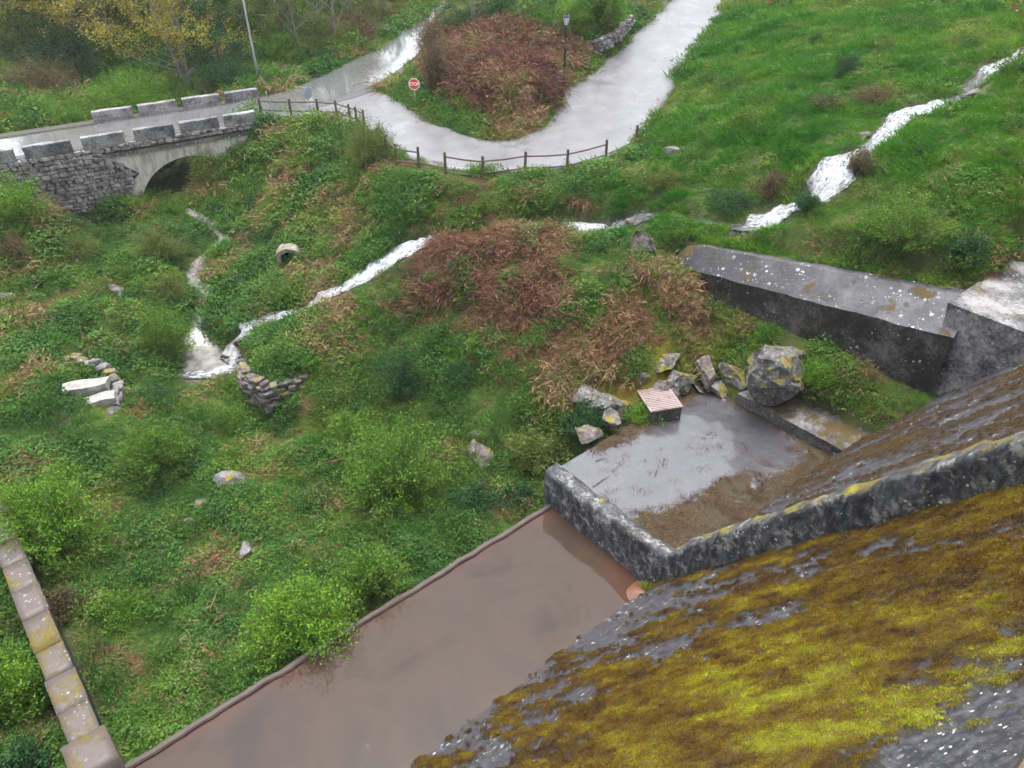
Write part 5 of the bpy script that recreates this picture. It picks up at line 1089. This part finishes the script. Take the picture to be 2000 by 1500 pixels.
ft = np.exp(-((t_ - 8.3) / 1.35)**2) + .9 * np.exp(-(((s_ - 14.6) / 1.2)**2 + ((t_ - 10.0) / 1.7)**2)) + .95 * np.exp(-(((s_ - 16.2) / 1.)**2 + ((t_ - 9.9) / .9)**2)) + .8 * np.exp(-(((s_ - 18.3) / 1.3)**2 + ((t_ - 10.2) / .5)**2))
m = RNG.random(k) < np.clip((rimv + ft + (fbm(s_ * 2.5, t_ * 2.5, 21) - .5) * .9 - .35) * 1.4, .012, 1); s_, t_ = s_[m], t_[m]
L2 = np.c_[US[0] * s_ + UT[0] * t_, US[1] * s_ + UT[1] * t_, np.full(len(s_), -4.475)]
LP_ = np.vstack([L1, L2]); scatter('leaf_litter', PLI, LP_, rots(len(LP_), .08), RNG.uniform(.5, 1.15, len(LP_)), RNG.uniform(.1, .9, len(LP_)))
# moss tufts on the dam face
def moss_points(data, n, off, thr):
    S, T, m, tone, h = data; i = RNG.integers(0, S.shape[0], n); j = RNG.integers(0, S.shape[1], n); sel = m[i, j] > thr; i, j = i[sel], j[sel]
    s = S[i, j] + RNG.uniform(-.03, .03, len(i)); t = T[i, j] + RNG.uniform(-.03, .03, len(i)); hh = h[i, j] + off - .004
    p = np.c_[US[0] * s + UT[0] * (t + .615 * hh), US[1] * s + UT[1] * (t + .615 * hh), face_z(t) + .7885 * hh]; return p, tone[i, j], visible(p[:, 0], p[:, 1], p[:, 2], 60)
axis_e = Matrix.Rotation(math.atan2(UT[1], UT[0]) - math.pi / 2, 3, 'Z') @ Matrix.Rotation(-math.atan2(.615, .7885), 3, 'X'); be = axis_e.to_euler()
p1, t1, v1 = moss_points(SPILL, 150000, 0, .52); p2_, t2, v2 = moss_points(FLANK, 24000, .12, .52)
PP = np.vstack([p1[v1], p2_[v2]]); TT = np.r_[t1[v1], t2[v2]]; rr = np.tile(np.array((be.x, be.y, be.z)), (len(PP), 1)) + RNG.normal(0, .25, (len(PP), 3))
ds = np.linalg.norm(PP - np.array((0, 0, CAMZ)), axis=1)
scatter('moss', PM, PP, rr, RNG.uniform(.6, 1.2, len(PP)) * np.clip(ds / 9, .85, 1.6), np.clip(TT * 1.0 + RNG.normal(0, .06, len(PP)), 0, 1))

def bush_parts(rx, ry, h, nt, nl, ls, seed, up=.35, lean=0., fine=1.):
    g = np.random.default_rng(seed); az = g.uniform(0, 6.28, nt); el = np.arcsin(np.clip(g.uniform(.02, 1, nt)**(.9 - up), 0, 1))
    lump = .62 + .62 * vn(az * 1.9 + seed, el * 2.6, seed) + g.normal(0, .10, nt)
    end = np.c_[np.cos(az) * np.cos(el) * rx, np.sin(az) * np.cos(el) * ry, np.maximum(np.sin(el) * h, .12 * h)] * lump[:, None]
    st = np.c_[g.normal(0, .10 * rx, nt), g.normal(0, .10 * ry, nt), np.full(nt, -.1)] + end * (.12, .12, 0) 
    ctl = st * .5 + end * .5; ctl[:, 2] = end[:, 2] * g.uniform(.55, .85, nt)
    def bez(f, i): f = f[:, None]; return st[i] * (1 - f)**2 + ctl[i] * 2 * f * (1 - f) + end[i] * f * f
    m = nt * nl; nl = int(nl * 1.35); m = nt * nl; i = np.repeat(np.arange(nt), nl); f = g.uniform(.28, 1.03, m); c = bez(f, i) + g.normal(0, .055 * fine + .02 * rx, (m, 3))
    d = g.normal(size=(m, 3)) + unit(c) * .8 + (0, 0, .35); ls = ls * .82; lv = kites(c, d, ls * 1.15 * g.uniform(.6, 1.35, m), ls * .62 * g.uniform(.7, 1.25, m), rng=g)
    tw = []; idx = np.arange(nt)
    for a_, b_ in ((0, .35), (.35, .7), (.7, 1.)):
        p, q = bez(np.full(nt, a_), idx), bez(np.full(nt, b_), idx); tw.append(kites(p - (q - p) * .15, q - p, np.linalg.norm(q - p, axis=1) * 1.3, .030 * (1.15 - a_), rng=g))
    return lv, join(tw)
# ---- low thickets of bramble and nettle that break up the slopes
def thicket(seed):
    lv, tw = bush_parts(.6, .6, .55, 46, 15, .075, seed, .2); return lv
# ---- bushes
def bush(px, py, wpx, hm, mat, label, seed, nt=260, nl=40, ls=.095, up=.3, z=None, cat='bush', name='bush', depth=.85, group=None, stem='twig', hang=0., fine=1.):
    p = GP(px, py) if z is None else P(px, py, z); dep = p[1] * math.cos(PITCH) + (CAMZ - p[2]) * math.sin(PITCH); rx = wpx / 2 / (FPX / dep)
    p = p + np.array((0, rx * depth * .55, 0)); p[2] = gz(p[0], p[1]) + hang
    root = empty(name, p); tag(root, label, cat, group); lv, tw = bush_parts(rx, rx * depth, hm, nt, nl, ls, seed, up, fine=fine)
    link('foliage', leaf_mesh('foliage', *lv, MAT[mat]), None, root); link('stems', leaf_mesh('stems', *tw, MAT[stem]), None, root); return root
PT = [proto('thicket_clump', *thicket(300 + i), MAT['broadleaf']) for i in range(4)]
k = RNG.random(len(X)) < .011 * (1 - hill * .8) * (1 - redb) * (1 - mound * .7) * (1 - mossg) * (1 + 2.2 * sstep(.5, .62, e3)) * (Y < 60)
for L_ in STREAMS.values():
    dd_, _ = seg_dist(X, Y, L_[::4]); k &= dd_ > 1.0
scatter('thicket', PT, np.c_[X[k], Y[k], Zp[k]], rots(k.sum(), .12), RNG.uniform(.5, 1.5, k.sum()), np.clip(.5 + .22 * RNG.normal(size=k.sum()), 0, 1))
bush(722, 348, 128, 2.5, 'bush_olive', 'round olive broom bush leaning on the fence gap', 1, 300, 32, .075, .45)
bush(402, 378, 84, 1.9, 'bush_olive', 'yellow green bush growing in front of the arch mouth', 2, 170, 30, .09)
bush(30, 445, 130, 2.1, 'bush_bright', 'bright green willow bush against the rubble wall of the bridge', 3, 240, 34, .09)
bush(308, 518, 112, 1.8, 'bush_olive', 'rounded olive bush between the bridge and the brook', 4, 240, 30, .08)
bush(152, 520, 80, 1.5, 'bush_olive', 'olive bush beside the small white rill', 5, 160, 28, .08)
bush(28, 522, 84, 1.3, 'bush_brown', 'brownish twiggy bush beside the small white rill', 6, 160, 20, .07)
bush(322, 712, 122, 2.3, 'bush_mid', 'leafy green bush overhanging the brook above the ruined wall', 7, 250, 32, .09)
bush(330, 600, 92, 1.3, 'bush_olive', 'straggly olive bush beside the bend of the brook', 8, 140, 24, .08)
bush(302, 950, 150, 2.2, 'bush_mid', 'dense mid green bush below the ruined stone wall', 9, 280, 34, .09)
bush(82, 1120, 270, 3.0, 'bush_bright', 'large bright green bush by the top of the coping wall', 10, 420, 40, .10)
bush(765, 1015, 262, 3.0, 'bush_mid', 'largest spreading green bush on the slope above the basin', 11, 460, 40, .10)
bush(690, 900, 150, 1.6, 'bush_mid', 'low green bush uphill of the largest spreading bush', 12, 200, 32, .09)
bush(1052, 945, 140, 1.9, 'bush_olive', 'yellow green bush at the corner of the platform', 13, 240, 32, .09)
bush(785, 805, 120, 2.4, 'bush_dark', 'feathery grey green sapling on the slope below the dead bracken', 14, 130, 46, .08, .55)
bush(590, 1320, 250, 2.5, 'bush_bright', 'lime green bush leaning over the basin lip', 15, 400, 40, .10)
bush(725, 1200, 170, 2.1, 'bush_mid', 'green bush beside the basin lip next to the lime green one', 16, 260, 34, .09)
bush(905, 762, 92, .8, 'bush_dark', 'low dark bramble patch on the slope', 17, 140, 30, .09, .1)
bush(20, 1420, 170, 2.2, 'bush_bright', 'bright bush hidden behind the mossy coping wall', 18, 280, 38, .10, z=-7.2)
bush(60, 1560, 120, 1.2, 'bush_dark', 'dark bush in the pit behind the coping wall pier', 118, 180, 34, .10, z=-7.6)
bush(1600, 790, 118, .9, 'bush_bright', 'fresh green shrub at the foot of the slanting boulder', 19, 180, 34, .07, .25)
bush(1775, 545, 190, 1.3, 'bush_mid', 'grey green shrub behind the sloping wall top near the block', 20, 260, 32, .07, .3)
bush(1880, 545, 90, .9, 'bush_dark', 'dark leafy shrub next to the pale block', 21, 150, 34, .08)
bush(1508, 400, 78, 1.1, 'bush_brown', 'brown twiggy bush beside the foot of the main cascade', 22, 160, 18, .06, .4)
bush(1292, 380, 88, .9, 'bush_olive', 'pale olive bush in the grass below the fence end', 23, 150, 26, .07, .4)
bush(1682, 345, 72, .7, 'bush_brown', 'reddish brown dead fern clump at the side of the cascade', 24, 110, 24, .08, .4)
bush(1658, 150, 68, .95, 'bush_dark', 'dark grey green gorse bush alone on the hillside', 25, 160, 26, .07, .3)
bush(1718, 208, 110, .6, 'bush_brown', 'low brown bramble patch above the cascade', 26, 160, 24, .07, .1); bush(1625, 218, 80, .5, 'bush_brown', 'small brown bramble patch on the slope above the cascade', 27, 110, 22, .07, .1)
for i, (px, py, w, lab) in enumerate(((1597, 86, 34, 'small dark tussock on the upper slope right of gorse bush'), (1440, 112, 26, 'small rush tussock near the climbing road'), (1396, 168, 30, 'blue green rush tuft beside the climbing road edge'), (1490, 50, 24, 'small dark tuft high on the hillside'), (1887, 30, 30, 'dark tuft near the top of the hillside'), (1830, 12, 44, 'dark tuft cluster at the hill top'))):
    bush(px, py, w, .5, 'bush_dark', lab, 30 + i, 60, 22, .06, .5, cat='tussock', name='tussock')
bush(1432, 425, 110, .6, 'bush_dark', 'dark nettle patch beside the stream above the wall', 40, 150, 34, .08, .15); bush(1580, 415, 60, .5, 'bush_dark', 'dark nettles hanging over the foot of the cascade', 41, 110, 30, .08, .15)
bush(112, 1215, 92, .9, 'bush_brown', 'brown olive bush beside the coping wall', 42, 150, 30, .08)
bush(285, 800, 110, .9, 'bush_dark', 'dark ivy mound spilling off the ruined wall corner', 43, 180, 36, .07, .1); bush(440, 855, 104, 1.1, 'bush_mid', 'feathery pale green plant below the waterfall pool', 44, 120, 32, .07, .5)
bush(1138, 880, 100, 1.3, 'bush_dark', 'dark ivy hanging over the rock beside the platform', 45, 170, 36, .08, .2); bush(1252, 858, 88, .8, 'bush_bright', 'fresh green shrub growing against the hatch box', 46, 130, 30, .07)
bush(415, 655, 60, .5, 'bush_dark', 'dark fern clump left of the waterfall', 47, 110, 32, .08); bush(440, 785, 110, .7, 'bush_mid', 'bright leafy clump in front of the waterfall pool', 48, 140, 34, .09, .1)
bush(930, 1010, 130, .8, 'bush_dark', 'dark ivy thicket above the basin lip', 49, 180, 36, .09, .1); bush(1010, 1000, 90, .7, 'bush_dark', 'dark ivy thicket at the platform foot', 50, 140, 34, .09, .1)
bush(230, 1230, 120, .8, 'bush_mid', 'blue green nettle bed between the coping wall and scrub', 51, 170, 34, .09, .2)
# grass tuft on the mud corner
g_ = empty('mud_grass_tuft', D(13.75, 9.7, -5.80)); tag(g_, 'bright grass tuft growing on the red mud corner', 'grass tuft'); link('blades', leaf_mesh('blades', *grass_tuft(70, .09, .42, .02, 3, .45), MAT['bush_bright']), None, g_)

# ---- trees beyond the road
def tree_parts(h, r, seed, nb=15, nt=9, nl=26, ls=.13, start=.25, lift=.75, trunk_r=.16, stems=1, drop=.0):
    g = np.random.default_rng(seed); mb = MB(); C = []; TW = []
    for s_ in range(stems):
        top = np.array((g.normal(0, .10 * h) if stems > 1 else g.normal(0, .03 * h), g.normal(0, .05 * h), h * (1 if s_ == 0 else g.uniform(.75, .95)))); b0 = np.array((g.normal(0, .12) * stems, g.normal(0, .12) * stems, -.4))
        k1 = b0 + (top - b0) * .4 + np.r_[g.normal(0, .02 * h, 2), 0]; f = np.linspace(0, 1, 9); tr = b0[None] * ((1 - f)**2)[:, None] + k1[None] * (2 * f * (1 - f))[:, None] + top[None] * (f * f)[:, None]
        mb.tube(tr.tolist(), (trunk_r * (1 - f)**.8 + .015).tolist(), 7)
        for b in range(nb):
            q = start + (1 - start) * (b + g.random()) / nb; o = np.array([np.interp(q, f, tr[:, k]) for k in range(3)]); az = b * 2.4 + g.normal(0, .4); L = r * (1.15 - .75 * q) * g.uniform(.75, 1.2)
            e = o + np.array((math.cos(az) * L, math.sin(az) * L, L * lift * g.uniform(.6, 1.3))); m_ = (o + e) / 2 + np.array((0, 0, -L * .06)); mb.tube([o, m_, e], [.05 * (1.1 - q) + .012, .022, .008], 5, False)
            for t in range(nt):
                u = g.uniform(.3, 1.0); s0 = o + (e - o) * u; dv = unit(np.array((math.cos(az), math.sin(az), lift)) + g.normal(0, .75, 3)); l2 = L * g.uniform(.18, .42); e2_ = s0 + dv * l2 - np.array((0, 0, drop * l2)); TW.append((s0, e2_))
                m2 = nl; w = g.uniform(.1, 1.05, m2)[:, None]; C.append(s0[None] * (1 - w) + e2_[None] * w + g.normal(0, .10 + .03 * r, (m2, 3)))
    C = np.vstack(C); d = g.normal(size=C.shape) + (0, 0, .1); a_ = np.array([t_[0] for t_ in TW]); b_ = np.array([t_[1] for t_ in TW])
    return mb, kites(C, d, ls * g.uniform(.6, 1.3, len(C)), ls * .6 * g.uniform(.7, 1.2, len(C)), rng=g), kites(a_, b_ - a_, np.linalg.norm(b_ - a_, axis=1), .03, rng=g)
def make_tree(name, mat, bark, *a, **k):
    mb, lv, tw = tree_parts(*a, **k); bmesh.ops.recalc_face_normals(mb.b, faces=mb.b.faces); me = bpy.data.meshes.new('trunk'); mb.b.to_mesh(me); mb.b.free(); me.materials.append(MAT[bark])
    return me, leaf_mesh('crown', *lv, MAT[mat]), leaf_mesh('twigs', *tw, MAT[bark])
TP = dict(yellow=make_tree('t', 'leaf_yellow', 'pale_bark', 12.5, 4.6, 1, 24, 11, 40, .145, .14, .7, .15, 2),
          pale=make_tree('t', 'leaf_far', 'pale_bark', 11, 2.9, 2, 18, 9, 38, .14, .12, .9, .10),
          green=make_tree('t', 'bush_mid', 'bark', 8.5, 3.2, 3, 18, 10, 42, .15, .08, .5, .14),
          olive=make_tree('t', 'bush_olive', 'bark', 7.5, 3.3, 4, 18, 10, 34, .145, .06, .6, .11, 2),
          dark=make_tree('t', 'bush_dark', 'bark', 6.5, 2.6, 5, 20, 10, 40, .145, .04, .35, .12),
          bare=make_tree('t', 'bush_brown', 'pale_bark', 9.5, 2.6, 6, 18, 9, 8, .13, .12, 1.1, .10, 1))
def tree(kind, px, py, sc, label, rz=0., group=None, z=None, name='tree'):
    p = GP(px, py) if z is None else P(px, py, z); p[2] = gz(p[0], p[1]); r = empty(name, p, rz); r.scale = (sc, sc, sc); tag(r, label, 'tree', group)
    for nm, me in zip(('trunk', 'crown', 'twigs'), TP[kind]):
        o = bpy.data.objects.new(nm, me); COL.objects.link(o); o.parent = r
    return r
tree('yellow', 368, 182, 1.0, 'tall tree with golden yellow spring leaves and pale twin trunks', .6)
tree('yellow', 160, 110, .95, 'yellow leaved tree behind the olive thicket', 2.2)
tree('dark', 440, 165, 1.0, 'dark evergreen tree beside the street light pole'); tree('dark', 395, 150, .85, 'dark evergreen tree under the golden tree', 2.)
tree('bare', 662, 92, 1., 'slim pale trunked tree with few leaves by the far road', .5); tree('bare', 590, 105, .9, 'bare grey tree standing before the misty wood', 1.7)
for i, (px, py, sc, k) in enumerate(((30, 75, 1.1, 'olive'), (100, 60, 1.0, 'green'), (210, 70, 1.1, 'pale'), (270, 45, 1.0, 'pale'), (330, 30, 1.1, 'green'), (420, 70, 1.0, 'pale'), (470, 90, .9, 'green'), (510, 60, 1.0, 'pale'), (555, 85, .9, 'olive'), (570, 40, 1.1, 'pale'), (620, 50, 1.0, 'pale'), (640, 25, 1.1, 'green'), (690, 55, .5, 'pale'), (720, 25, .6, 'bare'), (745, 40, .4, 'pale'), (770, 15, .45, 'olive'), (0, 30, 1.2, 'green'), (60, 20, 1.1, 'pale'), (150, 25, 1.2, 'olive'), (240, 10, 1.2, 'pale'), (380, 12, 1.2, 'pale'), (460, 15, 1.1, 'olive'), (530, 5, 1.2, 'pale'), (680, 0, 1.1, 'green'))):
    tree(k, px, py, sc, dict(pale='misty pale green tree in the wood beyond the road', green='full green tree in the wood beyond the road', olive='spreading olive tree in the wood beyond the road', bare='leafless grey tree in the wood beyond the road')[k], i * 1.3, 'trees of the wood beyond the road: ' + k)
bush(240, 232, 215, 2.9, 'bush_bright', 'large vivid green bush behind the far bridge parapet', 60, 420, 40, .12, .3, z=-1.6)
bush(110, 250, 130, 1.6, 'bush_mid', 'green bush on the verge behind the left end of bridge', 61, 240, 34, .11, z=-.9); bush(55, 190, 180, 2.2, 'bush_brown', 'brownish thicket behind the grassy road verge', 62, 300, 30, .10); bush(100, 150, 200, 3.0, 'bush_dark', 'blue green thicket behind the brownish one', 63, 340, 36, .12); bush(30, 120, 190, 3.2, 'bush_olive', 'pale olive willow thicket left of the blue green one', 64, 320, 34, .12)
bush(340, 205, 120, 1.8, 'bush_mid', 'green bush below the golden tree', 65, 220, 34, .11, z=-1.6); bush(450, 190, 120, 2., 'bush_dark', 'dark undergrowth behind the last far parapet block', 66, 240, 34, .11, z=-.8)
bush(540, 128, 130, 2.0, 'bush_mid', 'green undergrowth along the far road verge', 67, 240, 34, .11); bush(620, 95, 130, 1.8, 'bush_olive', 'olive undergrowth along the far road verge', 68, 240, 32, .11); bush(700, 72, 100, 1.5, 'bush_brown', 'brown brambles along the far road verge', 69, 200, 26, .10)
bush(850, 195, 80, 3.4, 'bush_brown', 'tall brown twiggy hedge at the left edge of the red bracken', 70, 320, 16, .09, .55, depth=1.3); bush(842, 120, 70, 2.8, 'bush_brown', 'twiggy grey brown shrub between the far road and red bracken', 71, 240, 16, .09, .5)
bush(905, 75, 100, 1.5, 'bush_dark', 'dark green bramble bush above the red bracken', 72, 220, 34, .11); bush(980, 42, 110, 1.5, 'bush_dark', 'dark bush at the top edge of the red bracken', 73, 220, 34, .11); bush(1170, 88, 135, 3.0, 'bush_mid', 'large green bush between the red bracken and climbing road', 74, 380, 38, .12); bush(1120, 72, 90, 1.6, 'bush_bright', 'bright grass green bush beside the large green bush', 75, 200, 34, .10)
tree('green', 905, 8, .5, 'green tree at the head of the far road', 1.); tree('olive', 960, 5, .8, 'olive tree above the dark bramble bush', 2.); tree('green', 1190, 12, .8, 'green tree above the climbing road', 3.)

# ---- damp air: one even haze box round the whole place
hz = MB(); hz.box(-160, 160, -40, 200, -12, 34)
def mat_haze():
    m = bpy.data.materials.new('haze'); m.use_nodes = True; n = m.node_tree.nodes; n.remove(n['Principled BSDF'])
    v = n.new('ShaderNodeVolumePrincipled'); v.inputs['Color'].default_value = (.92, .95, 1, 1); v.inputs['Density'].default_value = 0.0003; v.inputs['Anisotropy'].default_value = 0
    m.node_tree.links.new(v.outputs[0], n['Material Output'].inputs['Volume']); return m
tag(hz.build('haze', mat_haze()), kind='stuff')
